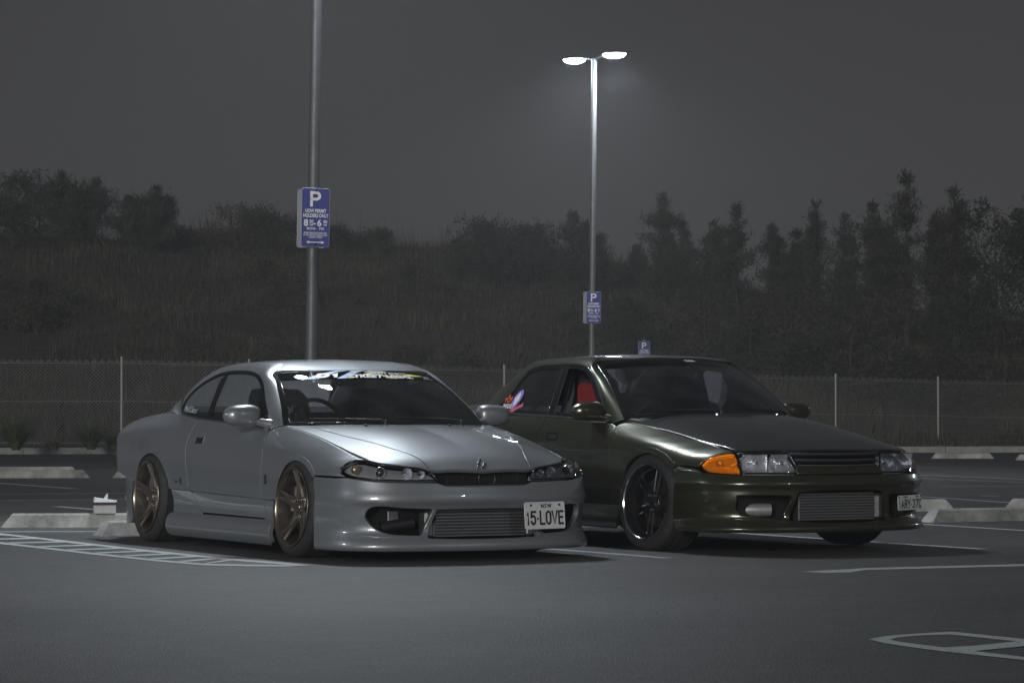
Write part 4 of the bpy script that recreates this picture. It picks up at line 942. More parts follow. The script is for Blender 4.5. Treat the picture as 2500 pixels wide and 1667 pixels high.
# ---------------------------------------------------------------- green sedan
def build_sedan(loc, heading):
    car=empty('parked_sedan',loc,heading)
    tag(car,'dark green four-door sedan with a black bonnet and amber corner lights','car')
    U=side_map(S_up); Lo=side_map(S_lo); G=side_map(S_gh); SK=side_map(S_skirt); N=S_nose; T=S_tail
    zb=lambda x: float(S_up.T[4](np.array([x]))[0]); belt=lambda xs:[(x,zb(x)) for x in xs]
    P=M['green']
    archF=crv([(-.30,.20),(-.295,.30),(-.285,.393),(-.262,.47),(-.225,.553),(-.145,.607),(-.052,.632),(.032,.638),(.119,.625),(.213,.598),(.29,.566),(.355,.54)],4)
    archR=crv([(-2.28,.20),(-2.285,.30),(-2.29,.393),(-2.33,.50),(-2.42,.585),(-2.53,.625),(-2.615,.632),(-2.70,.625),(-2.81,.585),(-2.90,.50),(-2.94,.42)],4)
    aF=[p for p in archF if p[1]>.393]; aFl=[p for p in archF if p[1]<=.393 and p[0]<0]
    aR=[p for p in archR if p[1]>.393]; aRl=[p for p in archR if p[1]<=.393 and p[0]>-2.6]
    b=Bag(); panel(U,[(-.472,.393),(-.475,.62),(-.50,.70),(-.545,.795),(-.50,.815)]+crv([(-.45,.813),(-.25,.791),(-.066,.764),(.1,.738),(.26,.712),(.493,.679),(.685,.646)],3)+[(.714,.632),(.675,.624),(.631,.610),(.590,.580),(.576,.546),(.57,.540),(.45,.548),(.355,.543)]+aF[::-1],bag=b)
    panel(Lo,[(-.472,.20),(-.472,.390),(-.285,.390)]+aFl[::-1],bag=b)
    both(car,'front_wing',b,P)
    dg=crv([(-1.44,.853),(-1.428,.79),(-1.437,.747),(-1.447,.65),(-1.452,.5),(-1.452,.396)],3)
    b=Bag(); panel(U,[(-.472,.396),(-.475,.62),(-.50,.70),(-.545,.795),(-.60,.806)]+belt([-.67,-.8,-1.0,-1.2])+dg,bag=b); bl=Bag(); panel(Lo,[(-.472,.27),(-.472,.390),(-1.452,.390),(-1.452,.27)],bag=bl)
    d2=[(-2.17,.868),(-2.20,.72),(-2.22,.64)]+[p for p in archR if p[1]>.52 and p[0]>-2.45][::-1][:0]
    b2=Bag(); panel(U,dg[::-1]+belt([-1.55,-1.7,-1.9,-2.05])+[(-2.15,.868),(-2.21,.76),(-2.25,.64),(-2.27,.55),(-2.28,.396)],bag=b2); bl2=Bag(); panel(Lo,[(-1.452,.27),(-1.452,.390),(-2.28,.390),(-2.28,.27)],bag=bl2)
    for sg in(-1,1):
        for bb,ll,hx in((b,bl,-1.25),(b2,bl2,-2.05)):
            d=(bb if sg<0 else bb.mirror()).obj('door',P,car); (ll if sg<0 else ll.mirror()).obj('lower_panel',P,d)
            Um=coffset(side_map(S_up,sg),.003,(0,sg,0)); h=Bag()
            panel(Um,[(hx-.075,.70),(hx-.06,.692),(hx+.062,.692),(hx+.075,.705),(hx+.07,.748),(hx-.07,.748)],holes=[[(hx-.062,.702),(hx+.055,.702),(hx+.055,.735),(hx-.062,.735)]],bag=h,thick=.01,bev=.003,gap=0); ho=h.obj('handle',M['gloss'],d)
            h=Bag(); panel(Um,[(hx-.064,.70),(hx+.057,.70),(hx+.057,.737),(hx-.064,.737)],bag=h,off=-.002,thick=.001,bev=0,gap=0); h.obj('handle_recess',M['black'],ho)
    b=Bag(); panel(U,[(-2.15,.868),(-2.21,.76),(-2.25,.64),(-2.27,.55),(-2.285,.50)]+aR[1:]+crv([(-2.96,.41),(-3.1,.44),(-3.3,.47),(-3.42,.48)],3)+[(-3.46,.62),(-3.48,.80),(-3.48,.848)]+belt([-3.4,-3.2,-3.0,-2.8,-2.6,-2.4,-2.3]),bag=b); both(car,'quarter_panel',b,P)
    DLO=crv([(-2.19,.873),(-2.185,.905),(-2.11,.962),(-2.018,1.061),(-1.946,1.155),(-1.874,1.189),(-1.689,1.205),(-1.464,1.207),(-1.231,1.198),(-1.128,1.179),(-1.05,1.141),(-.959,1.083),(-.836,.992),(-.70,.873),(-.64,.822)],4)
    dbot=[(-.75,.822),(-1.0,.836),(-1.2,.845),(-1.441,.854),(-1.7,.861),(-1.95,.867)]
    W=sc_map((-.27,0,.868),(-.54,.688,.832),(-1.03,0,1.245),(-1.135,.55,1.205)); wm,h=W.wm,W.h
    RW=sc_map((-2.80,0,.945),(-2.64,.60,.915),(-2.24,0,1.205),(-2.18,.49,1.193),bulge=.02)
    g3=lambda x,z: G(np.array([x]),np.array([z]))[0]
    def we(t): return W(np.array([-wm]),np.array([h*t]))[0]
    def re_(t): return RW(np.array([-RW.wm]),np.array([RW.h*t]))[0]
    def ro(x):
        w_=float(S_roof.T[2](np.array([x]))[0]); return np.array([x,-w_,float(S_roof(np.array([x]),np.array([w_]))[0])])
    def qt(x): return np.array([x,-float(S_up.V[4](np.array([x]))[0]),zb(x)])
    keys=[(g3(-.60,.80),we(0),.006),(g3(-.70,.873),we(.18),.010),(g3(-.84,.994),we(.5),.012),(g3(-.965,1.086),we(.8),.014),(g3(-1.09,1.165),we(1.0),.016),
          (g3(-1.17,1.188),ro(-1.19),.018),(g3(-1.30,1.202),ro(-1.32),.019),(g3(-1.48,1.207),ro(-1.5),.020),(g3(-1.689,1.205),ro(-1.72),.020),(g3(-1.84,1.196),ro(-1.92),.021),(g3(-1.925,1.170),ro(-2.1),.022),
          (g3(-2.0,1.085),re_(.80),.022),(g3(-2.08,.99),re_(.55),.020),(g3(-2.17,.915),re_(.30),.014),(qt(-2.30),re_(.15),.004),(qt(-2.45),re_(.05),.0),(qt(-2.62),re_(0),-.004)]
    RP=patch_strip([k[0] for k in keys],[k[1] for k in keys],[k[2] for k in keys])
    b=Bag(); panel(RP,[(0,0),(RP.L,0),(RP.L,RP.W),(0,RP.W)],bag=b,res=.03,bev=0,thick=.012,gap=0); both(car,'roof_pillar',b,P)
    ring=DLO+dbot
    bt=Bag(); panel(coffset(G,.004,(0,-1,0)),ring,holes=[ring_outline(ring,.03)],bag=bt,res=.05,thick=.012,bev=.004,gap=0)
    strip(bt,G,[(-1.411,1.19),(-1.388,1.107),(-1.375,1.022),(-1.376,.938),(-1.386,.858)],.082,.006); both(car,'window_frame',bt,M['gloss'])
    b=Bag(); strip(b,coffset(G,.006,(0,-1,0)),[p for p in DLO if p[0]>-1.95],.009,.004); strip(b,coffset(G,.006,(0,-1,0)),[(-2.15,.872)]+dbot[::-1]+[(-.65,.82)],.012,.004); strip(b,G,[(-1.450,1.19),(-1.429,1.107),(-1.417,1.022),(-1.419,.938),(-1.430,.862)],.010,.010); strip(b,G,[(-1.372,1.184),(-1.347,1.106),(-1.333,1.022),(-1.333,.938),(-1.340,.862)],.010,.010); both(car,'bright_moulding',b,M['chrome'])
    ins=ring_outline(ring,.02)
    rear=clean([p for p in ins if p[0]<-1.39]); front=clean([p for p in ins if p[0]>=-1.39])
    b=Bag(); panel(coffset(G,-.004,(0,-1,0)),rear,bag=b,res=.06,thick=0,bev=0,gap=0); both(car,'side_window',b,M['tint'])
    b=Bag(); panel(coffset(G,-.004,(0,-1,0)),front,bag=b,res=.06,thick=0,bev=0,gap=0); l=b.mirror().obj('side_window',M['side'],car)
    # stickers on the rear side window
    GS=coffset(G,.002,(0,-1,0))
    b=Bag(); A=np.linspace(0,2*math.pi,24,endpoint=False); flat_on(b,GS,[(.055*math.cos(a)+.035*math.sin(a),.065*math.sin(a)) for a in A],[tuple(range(24))],-1.925,.968,0,.001); st=b.obj('oval_sticker',M['purple'],car)
    b=Bag(); scribble(b,GS,-1.925,.985,.075,.03,.75,9,.009,seed=4); scribble(b,GS,-1.925,.955,.085,.03,.75,10,.010,seed=6); b.obj('sticker_lettering',M['white'],st)
    b=Bag(); text_on(b,GS,'BRIDE',-2.035,.918,.042,lift=.003,bold=.001,sx=1.15); b.obj('brand_sticker',M['white'],car)
    b=Bag(); 
    def doodle(pts,w=.008):
        for p,q in zip(pts[:-1],pts[1:]):
            p=np.array(p);q=np.array(q);d=q-p;l=np.linalg.norm(d);n=np.array([-d[1],d[0]])/l*w/2;e=d/l*w*.4
            flat_on(b,GS,[p+n-e,p-n-e,q-n+e,q+n+e],[(0,1,2,3)],0,0,0,.0025)
    doodle([(-2.085,.945),(-2.09,.975),(-2.065,.965),(-2.045,.995),(-2.03,.965),(-2.0,.985),(-2.01,.948)]); doodle([(-2.06,.955),(-2.045,.945),(-2.03,.955)])
    doodle([(-2.09,.905),(-2.09,.885),(-2.075,.877),(-1.99,.877),(-1.985,.905)],.006); b.obj('outline_sticker',M['orange'],car)
    b=Bag(); scribble(b,GS,-1.885,.908,.15,.028,.30,17,.0075,seed=8); scribble(b,GS,-1.965,.895,.03,.03,.3,4,.005,seed=9); b.obj('script_sticker',M['pink'],car)
    # mouldings, skirt, arch flare
    b=Bag(); strip(b,U,[(-2.27,.40),(-1.2,.40),(-.30,.40)],.026,.010); both(car,'side_moulding',b,P)
    b=Bag(); strip(b,U,[(-2.2,.632),(-1.8,.63),(-1.2,.626),(-.85,.622),(-.48,.611)],.010,.0035); both(car,'side_crease',b,P)
    b=Bag(); panel(SK,[(-2.28,.285),(-2.28,.14),(-2.24,.125),(-.35,.125),(-.30,.14),(-.30,.285)],bag=b,thick=.03,bev=.004); both(car,'side_skirt',b,P)
    b=Bag(); strip(b,U,[p for p in archF if p[1]>.39],.034,.007,thick=.012); both(car,'arch_lip',b,P); b=Bag(); strip(b,U,[p for p in archR if p[1]>.42],.03,.006,thick=.012); both(car,'arch_lip',b,P)
    # bonnet
    fe=crv([(.70,-.640),(.755,-.585),(.82,-.45),(.858,-.345),(.876,-.2),(.888,0)],3)
    side=crv([(-.45,-.70),(-.25,-.687),(-.09,-.675),(.246,-.668),(.492,-.66),(.70,-.640)],4); rear=crv([(-.45,-.70),(-.36,-.55),(-.29,-.35),(-.26,-.15),(-.255,0)],3)
    half=rear[::-1]+side[1:]+fe[1:]; b=Bag(); panel(top_map(S_hood),half+[(x,-y) for x,y in half[::-1]],bag=b,thick=.025,bev=.006,res=.04); bon=b.obj('bonnet',M['carbon'],car)
    tag(bon,'satin black bonnet')
    for y in(-.22,.25): b=Bag(); lathe(b,[(.001,.014),(.010,.012),(.013,.0),(.013,-.01)],12,'z',(-.15,y,float(S_hood(np.array([-.15]),np.array([abs(y)]))[0])+.002)); b.obj('washer_nozzle',M['chrome'],bon)
    # glass and roof
    fr=(1,0,1)
    b=Bag(); panel(W,[(-wm,0),(wm,0),(wm,h),(-wm,h)],bag=b,res=.06,thick=.005,bev=0,gap=.004,ctr=(-2,0,.3)); ws=b.obj('windscreen',M['wind'],car)
    b=Bag(); panel(coffset(W,.002,fr),[(-wm,0),(wm,0),(wm,h),(-wm,h)],holes=[[(-wm+.035,.035),(wm-.035,.035),(wm-.035,h-.03),(-wm+.035,h-.03)]],bag=b,res=.06,thick=.012,bev=.004,gap=-.004,ctr=(-2,0,.3)); b.obj('windscreen_seal',M['gloss'],ws)
    b=Bag(); panel(coffset(W,.001,fr),[(-wm+.03,h*.86),(0,h*.835),(wm-.03,h*.86),(wm-.03,h-.02),(-wm+.03,h-.02)],bag=b,res=.06,thick=0,bev=0,gap=0,ctr=(-2,0,.3)); ban=b.obj('shade_band',glassmat('shade_film',(.25,.25,.26)),ws)
    b=Bag(); scribble(b,coffset(W,.003,fr),.10,h*.938,.085,.016,0,19,.004,ref=fr,seed=12); flat_on(b,coffset(W,.003,fr),[(-.04,-.003),(.055,-.003),(.055,.003),(-.04,.003)],[(0,1,2,3)],.10,h*.920,0,.003,1,fr); b.obj('band_lettering',M['white'],ban)
    rf=crv([(-1.03,0),(-1.045,-.2),(-1.085,-.40),(-1.135,-.52)],4); sd=[(x,-float(S_roof.T[2](np.array([x]))[0])) for x in(-1.19,-1.32,-1.5,-1.72,-1.92,-2.1)]
    half=rf[:-1]+[(-1.135,-.54)]+sd+crv([(-2.2,-.48),(-2.23,-.25),(-2.24,0)],3); b=Bag(); panel(top_map(S_roof),half+[(x,-y) for x,y in half[::-1]],bag=b,thick=.02,bev=0,res=.05,gap=0); b.obj('roof',P,car)
    b=Bag(); panel(RW,[(-RW.wm,0),(RW.wm,0),(RW.wm,RW.h),(-RW.wm,RW.h)],bag=b,res=.08,thick=.005,bev=0,gap=0,ctr=(-2,0,.3)); b.obj('rear_window',M['tint'],car)
    half=[(-2.80,0),(-2.76,-.3),(-2.68,-.6),(-2.64,-.68),(-2.9,-.688),(-3.2,-.68),(-3.44,-.66),(-3.54,-.4),(-3.58,0)]; b=Bag(); panel(top_map(S_deck),half+[(x,-y) for x,y in half[::-1]],bag=b,thick=.02,res=.06); b.obj('boot_lid',P,car)
    b=Bag(); panel(T,[(-1.02,.48),(-.8,.50),(.8,.50),(1.02,.48),(.98,.66),(.90,.86),(-.90,.86),(-.98,.66)],bag=b,thick=.02,res=.06,ctr=(-2.4,0,.4)); b.obj('tail_panel',P,car)
    for s in(-1,1):
        for k in(.45,.68):
            b=Bag(); p=T(np.array([s*k]),np.array([.68]))[0]; lathe(b,[(.001,-.02),(.06,-.018),(.075,.0),(.075,.03)],24,'x',p); b.obj('tail_light',mat('red_lens',(.30,.01,.012),.1,coat=1),car)
    b=Bag(); panel(T,[(-1.36,.42),(-1.0,.475),(1.0,.475),(1.36,.42),(1.24,.30),(1.06,.25),(1.02,.19),(.9,.17),(-.9,.17),(-1.02,.19),(-1.06,.25),(-1.24,.30)],bag=b,thick=.03,res=.05,ctr=(-2.4,0,.4)); b.obj('rear_bumper',P,car)
    # front bumper
    top=[(-1.235,.538),(-1.10,.540),(-1.02,.537),(-.985,.528),(-.955,.508),(-.84,.499),(-.70,.496),(-.5,.496),(-.33,.495),(0,.495)]
    bot=[(-1.205,.138),(-1.0,.134),(-.5,.132),(0,.131)]; arch=[(-1.22,.24),(-1.235,.34),(-1.24,.44)]
    out=top+mirror_pts(top[-2::-1])+mirror_pts(arch[::-1])+mirror_pts(bot[:-1])+bot[::-1]+arch
    duct=[(-.715,.365),(-.60,.368),(-.38,.364),(-.366,.352),(-.412,.232),(-.432,.225),(-.56,.236),(-.675,.248),(-.70,.262),(-.715,.29)]
    main=[(-.325,.385),(-.16,.395),(0,.397),(.16,.395),(.325,.385),(.372,.214),(.2,.198),(0,.195),(-.2,.198),(-.372,.214)]
    b=Bag(); panel(N,out,holes=[duct,mirror_pts(duct),main],bag=b,thick=.035,bev=.005,res=.03,ctr=(-.3,0,.35)); bum=b.obj('front_bumper',P,car)
    for f in(lambda q:q,lambda q:q.mirror()):
        b=Bag(); strip(b,N,crv([(-1.20,.520),(-1.04,.512),(-.954,.488),(-.905,.448),(-.86,.434),(-.75,.431),(-.6,.430)],3),.010,.004,ref=(1,-.4,.1)); f(b).obj('bumper_crease',P,bum)
        b=Bag(); strip(b,N,[(-.74,.226),(-.6,.220),(-.38,.209)],.012,.006,ref=(1,0,.1)); f(b).obj('lip_ridge',P,bum)
    b=Bag(); box(b,(.72,0,.36),(.06,1.30,.40)); [box(b,(.50,s*.60,.36),(.40,.14,.30)) for s in(-1,1)]; b.obj('duct_backing',M['under'],bum)
    b=Bag(); box(b,(.85,.0,.295),(.07,.58,.18),.006); ic=b.obj('intercooler',M['core'],bum)
    for k in range(10):
        b=Bag(); box(b,(.888,0,.215+k*.0175),(.008,.56,.006)); b.obj('fin',M['alu'],ic)
    b=Bag(); box(b,(.86,.32,.29),(.08,.06,.17),.02); b.obj('end_tank',M['core'],ic)
    b=Bag(); tube(b,[(.64,-.66,.275),(.70,-.60,.275),(.755,-.50,.275),(.78,-.43,.275)],[.036,.042,.042,.04],14); b.obj('intercooler_pipe',mat('cast_alloy',(.42,.42,.43),.42,.5,noise=(30,.15)),bum)
    b=Bag(); tube(b,[(.66,-.60,.335),(.69,-.56,.35),(.68,-.53,.37)],[.022,.03,.026],12); b.obj('hose_clamp',M['chrome'],bum)
    # headlights and corner lights
    amb=crv([(-.952,.546),(-.924,.576),(-.862,.606),(-.796,.620),(-.735,.627)],3)+[(-.712,.617),(-.697,.56),(-.693,.503)]+[(-.824,.507),(-.91,.512),(-.94,.524)]
    cl=[(-.706,.625),(-.690,.56),(-.688,.503),(-.5,.502),(-.333,.502),(-.312,.515),(-.316,.547),(-.338,.595),(-.361,.632),(-.5,.630)]
    for s in(-1,1):
        m=(lambda q:q) if s<0 else mirror_pts
        hl=empty('headlight',(0,0,0),0,car)
        b=Bag(); panel(N,m(cl),bag=b,thick=0,bev=0,res=.05,gap=.003,ctr=(-.3,0,.35)); b.obj('lens',M['lens'],hl)
        b=Bag(); panel(coffset(N,.001,(1,0,0)),m(cl),holes=[ring_outline(m(cl),.007)],bag=b,thick=.012,bev=.002,res=.05,gap=.001,ctr=(-.3,0,.35)); b.obj('surround',M['gloss'],hl)
        b=Bag(); panel(coffset(N,-.048,(1,0,0)),m(cl),bag=b,thick=0,bev=0,res=.05,gap=.005,ctr=(-.3,0,.35)); b.obj('housing',M['reflector'],hl)
        for s_,wd in((-.585,.085),(-.42,.065)):
            p=N(np.array([-s*s_]),np.array([.570]))[0]+np.array([-.022,0,0]); b=Bag(); n=9; V=[];F=[]
            for i in range(n):
                for j in range(n):
                    u=-1+2*i/(n-1); v=-1+2*j/(n-1); V.append((p[0]-.032*(1-.5*(u*u+v*v)),p[1]+u*wd,p[2]+v*.048))
            for i in range(n-1):
                for j in range(n-1): F.append((i*n+j,(i+1)*n+j,(i+1)*n+j+1,i*n+j+1))
            V=np.array(V); Nn=flat_normals(V,F); b.add(V,F,Nn); b.obj('reflector',M['reflector'],hl)
            b=Bag(); lathe(b,[(.001,.035),(.008,.033),(.011,.0),(.012,-.04)],14,'x',p+np.array([-.01,0,0])); b.obj('bulb',M['chrome'],hl)
        b=Bag(); p=N(np.array([-s*-.505]),np.array([.57]))[0]+np.array([-.032,0,0]); box(b,p,(.03,.012,.095),.003); b.obj('divider',M['reflector'],hl)
        b=Bag(); 
        for q in(.528,.520,.512): strip(b,coffset(N,-.003,(1,0,0)),m([(-.68,q),(-.5,q),(-.335,q)]),.003,.001,ref=(1,0,0),thick=.002)
        b.obj('lens_flute',M['lens'],hl)
        cg=empty('corner_light',(0,0,0),0,car)
        b=Bag(); panel(coffset(N,.002,(1,0,0)),m(amb),bag=b,thick=.03,bev=.003,res=.04,gap=.003,ctr=(-.3,0,.35)); b.obj('lens',M['amber'],cg)
        b=Bag(); panel(coffset(N,-.03,(1,0,0)),m(amb),bag=b,thick=0,bev=0,res=.04,gap=.004,ctr=(-.3,0,.35)); b.obj('reflector',M['amberback'],cg)
        p=N(np.array([-s*-.80]),np.array([.56]))[0]+np.array([-.025,0,0]); b=Bag(); lathe(b,[(.001,.02),(.012,.016),(.016,.0),(.016,-.03)],16,'x',p); b.obj('bulb',M['amberback'],cg)
    # grille
    g=empty('grille',(0,0,0),0,car)
    b=Bag(); panel(coffset(N,-.06,(1,0,0)),[(-.36,.637),(-.31,.545),(-.33,.50),(.33,.50),(.31,.545),(.36,.637)],bag=b,thick=0,bev=0,res=.08,gap=0,ctr=(-.3,0,.35)); b.obj('grille_backing',M['under'],g)
    for z_,w_,wd in((.626,.352,.013),(.586,.322,.015),(.552,.305,.015)):
        b=Bag(); strip(b,coffset(N,-.012,(1,0,0)),[(-w_,z_),(-w_*.5,z_-.003),(0,z_-.004),(w_*.5,z_-.003),(w_,z_)],wd,.0,ref=(1,0,0),thick=.03); sl=b.obj('slat',M['black'],g)
        b=Bag(); strip(b,coffset(N,-.010,(1,0,0)),[(-w_,z_+wd/2-.002),(-w_*.5,z_+wd/2-.005),(0,z_+wd/2-.006),(w_*.5,z_+wd/2-.005),(w_,z_+wd/2-.002)],.004,.001,ref=(1,0,0),thick=.004); b.obj('slat_edge',M['alu'],sl)
    b=Bag(); panel(N,[(-.325,.54),(-.31,.545),(0,.538),(.31,.545),(.325,.54),(.33,.498),(-.33,.498)],bag=b,thick=.03,bev=.004,res=.05,gap=.002,ctr=(-.3,0,.35)); b.obj('grille_sill',P,g)
    b=Bag(); panel(coffset(N,-.004,(1,0,0)),[(-.70,.642),(-.36,.646),(0,.648),(.36,.646),(.70,.642),(.70,.630),(.36,.637),(-.36,.637),(-.70,.630)],bag=b,thick=.03,bev=.002,res=.05,gap=0,ctr=(-.3,0,.35)); b.obj('bonnet_edge',M['gloss'],g)
    # plate
    e1=np.array([-.504,.864,0]); e1/=np.linalg.norm(e1); up=np.array([-.03,0,1.]); pc=np.array([.921,.401,.353])+e1*.186-up*.045+np.array([.03,.02,0])
    PM=plane_map(pc,e1,up); hw,hh=.186,.047; rr=[(-hw+.01,-hh),(hw-.01,-hh),(hw,-hh+.01),(hw,hh-.01),(hw-.01,hh),(-hw+.01,hh),(-hw,hh-.01),(-hw,-hh+.01)]
    b=Bag(); panel(PM,rr,bag=b,thick=.003,bev=.001,gap=0,res=.1,ctr=(0,0,.3)); pl=b.obj('number_plate',M['plate'],car)
    b=Bag(); V,F=stroke_text('ARY·37C',.060,.040,.010,.0095); flat_on(b,PM,V,F,.020,-.008,0,.003,1,(1,0,0))
    for k,ch in enumerate('NSW'): V,F=stroke_text(ch,.018,.014,.0,.0035); flat_on(b,PM,V,F,-.165,.016-k*.023,0,.003,1,(1,0,0))
    for x0 in(-.10,-.075,-.05,.10,.125): flat_on(b,PM,[(-.008,-.005),(.008,-.005),(.008,.005),(-.008,.005)],[(0,1,2,3)],x0,.037,0,.003,1,(1,0,0))
    b.obj('plate_lettering',M['ink'],pl)
    for yy in(-.175,.175):
        b=Bag(); lathe(b,[(.001,.007),(.005,.006),(.006,.0)],10,'x',pc+e1*yy+up*.038); b.obj('plate_screw',M['black'],pl)
    # wheels
    for sg in(-1,1):
        wheel_sedan(car,0,.862 if sg<0 else .85,.312,sg,steer=math.radians(4),camber=math.radians(4)); wheel_sedan(car,-2.615,.858,.312,sg,camber=math.radians(2))
        for cx in(.03,-2.61):
            b=Bag(); A2=np.linspace(-.25,math.pi+.25,22); V=[];F=[]
            for a in A2:
                for y in(.79,.50): V.append((cx+.360*math.cos(a),sg*y,.29+.352*math.sin(a)))
            for i in range(len(A2)-1): F.append((2*i,2*i+1,2*i+3,2*i+2))
            V+=[(cx-.37,sg*.48,.2),(cx+.37,sg*.48,.2),(cx+.37,sg*.48,.66),(cx-.37,sg*.48,.66)]; k=len(V)-4; F.append((k,k+1,k+2,k+3)); b.flat(V,F); b.obj('wheel_well',M['under'],car)
    b=Bag(); box(b,(-1.3,0,.22),(4.0,1.30,.08)); box(b,(-1.27,0,.22),(1.9,1.62,.07)); box(b,(.12,0,.45),(1.05,1.0,.42)); box(b,(-3.1,0,.55),(.75,1.1,.5)); b.obj('underbody',M['under'],car)
    b=Bag(); panel(coffset(U,-.03,(0,-1,0)),[(-.46,.40),(-.46,.70),(-.65,.79),(-1.4,.83),(-2.1,.85),(-2.6,.86),(-3.4,.82),(-3.4,.5),(-2.98,.5),(-2.85,.63),(-2.6,.68),(-2.38,.63),(-2.26,.5),(-2.25,.40)],bag=b,thick=0,bev=0,gap=0,res=.09); panel(coffset(Lo,-.03,(0,-1,0)),[(-.46,.22),(-.46,.40),(-2.25,.40),(-2.25,.22)],bag=b,thick=0,bev=0,gap=0,res=.09); both(car,'inner_panel',b,M['under'])
    # cabin
    b=Bag(); S=lambda a,bb: np.stack([-.40-.34*bb,a,.83+.02*np.sin(bb*3.1)-.02*bb],-1)
    panel(S,[(-.66,0),(-.3,-.45),(.3,-.45),(.66,0),(.68,1.),(-.68,1.)],bag=b,res=.1,thick=.2,bev=.01,gap=0,ctr=(-.5,0,-2)); lathe(b,[(.001,.05),(.12,.044),(.2,.02),(.23,.0)],24,'z',(-.62,-.36,.83)); b.obj('dashboard',M['cabin'],car)
    g,xs=seat(car,-1.42,-.36,.38,M['seat']); HM=lambda a,bb: np.stack([xs(bb)+.03,a,bb],-1)
    b=Bag(); panel(HM,[(-.10,.52),(.13,.52),(.13,.66),(.10,.70),(-.07,.70),(-.10,.66)],bag=b,res=.1,thick=.02,bev=.008,gap=0,ctr=(-2,0,.6)); b.obj('red_pad',M['redseat'],g)
    b=Bag(); [flat_on(b,HM,[(-.06,-.006),(.06,-.006),(.06,.006),(-.06,.006)],[(0,1,2,3)],.03,.50-k*.022,0,.006,1,(1,0,0)) for k in range(4)]; b.obj('pad_stripe',M['white'],g)
    seat(car,-1.42,.36,.36,M['seat'])
    steering(car,-.80,-.36,.84)
    cage=empty('roll_cage',(0,0,0),0,car)
    for s in(-1,1):
        b=Bag(); tube(b,[(-.62,s*.62,.30),(-.66,s*.62,.82),(-1.08,s*.52,1.16),(-1.5,s*.51,1.20)],.02,10); b.obj('cage_tube',M['black'],cage)
        b=Bag(); tube(b,[(-1.5,s*.62,.25),(-1.5,s*.60,.85),(-1.5,s*.50,1.205)],.02,10); b.obj('cage_tube',M['black'],cage)
        b=Bag(); tube(b,[(-1.5,s*.48,1.19),(-2.5,s*.45,.75)],.02,10); b.obj('cage_tube',M['black'],cage)
    for P_ in([(-1.5,-.50,1.205),(-1.5,.50,1.205)],[(-1.5,-.48,1.19),(-1.52,.50,.45)],[(-1.5,.48,1.19),(-1.53,-.50,.45)],[(-1.5,-.6,.78),(-1.5,.6,.78)]):
        b=Bag(); tube(b,P_,.02,10); b.obj('cage_tube',M['black'],cage)
    b=Bag(); panel(coffset(top_map(S_roof),-.03,(0,0,1)),[(-1.15,-.44),(-1.15,.44),(-2.1,.42),(-2.1,-.42)],bag=b,thick=0,bev=0,gap=0,res=.1,flip=True); b.obj('headlining',M['cabin'],car)
    b=Bag(); box(b,(-2.3,0,.6),(.5,1.1,.3),.03); box(b,(-2.55,0,.80),(.12,1.1,.24),.04); b.obj('rear_bench',M['seat'],car)
    mg=empty('rear_view_mirror',(0,0,0),0,car)
    b=Bag(); box(b,(-1.10,.06,1.165),(.02,.235,.070),.012); b.obj('mirror_frame',mat('pale_frame',(.75,.76,.84),.3),mg)
    b=Bag(); box(b,(-1.085,.06,1.168),(.012,.19,.048),.01); b.obj('mirror_back',M['cabin'],mg); b=Bag(); tube(b,[(-1.09,.06,1.19),(-1.07,.06,1.24)],.01,8); b.obj('mirror_stem',M['black'],mg)
    wiper(car,(-.28,-.10,.880),(-.40,-.58,.885)); wiper(car,(-.32,.45,.865),(-.28,-.02,.905))
    for sg in(-1,1): mirror_shell(car,sg,(-.79,.825,.885),.25,.130,.17,P,(-.64,.69,.83))
    return car
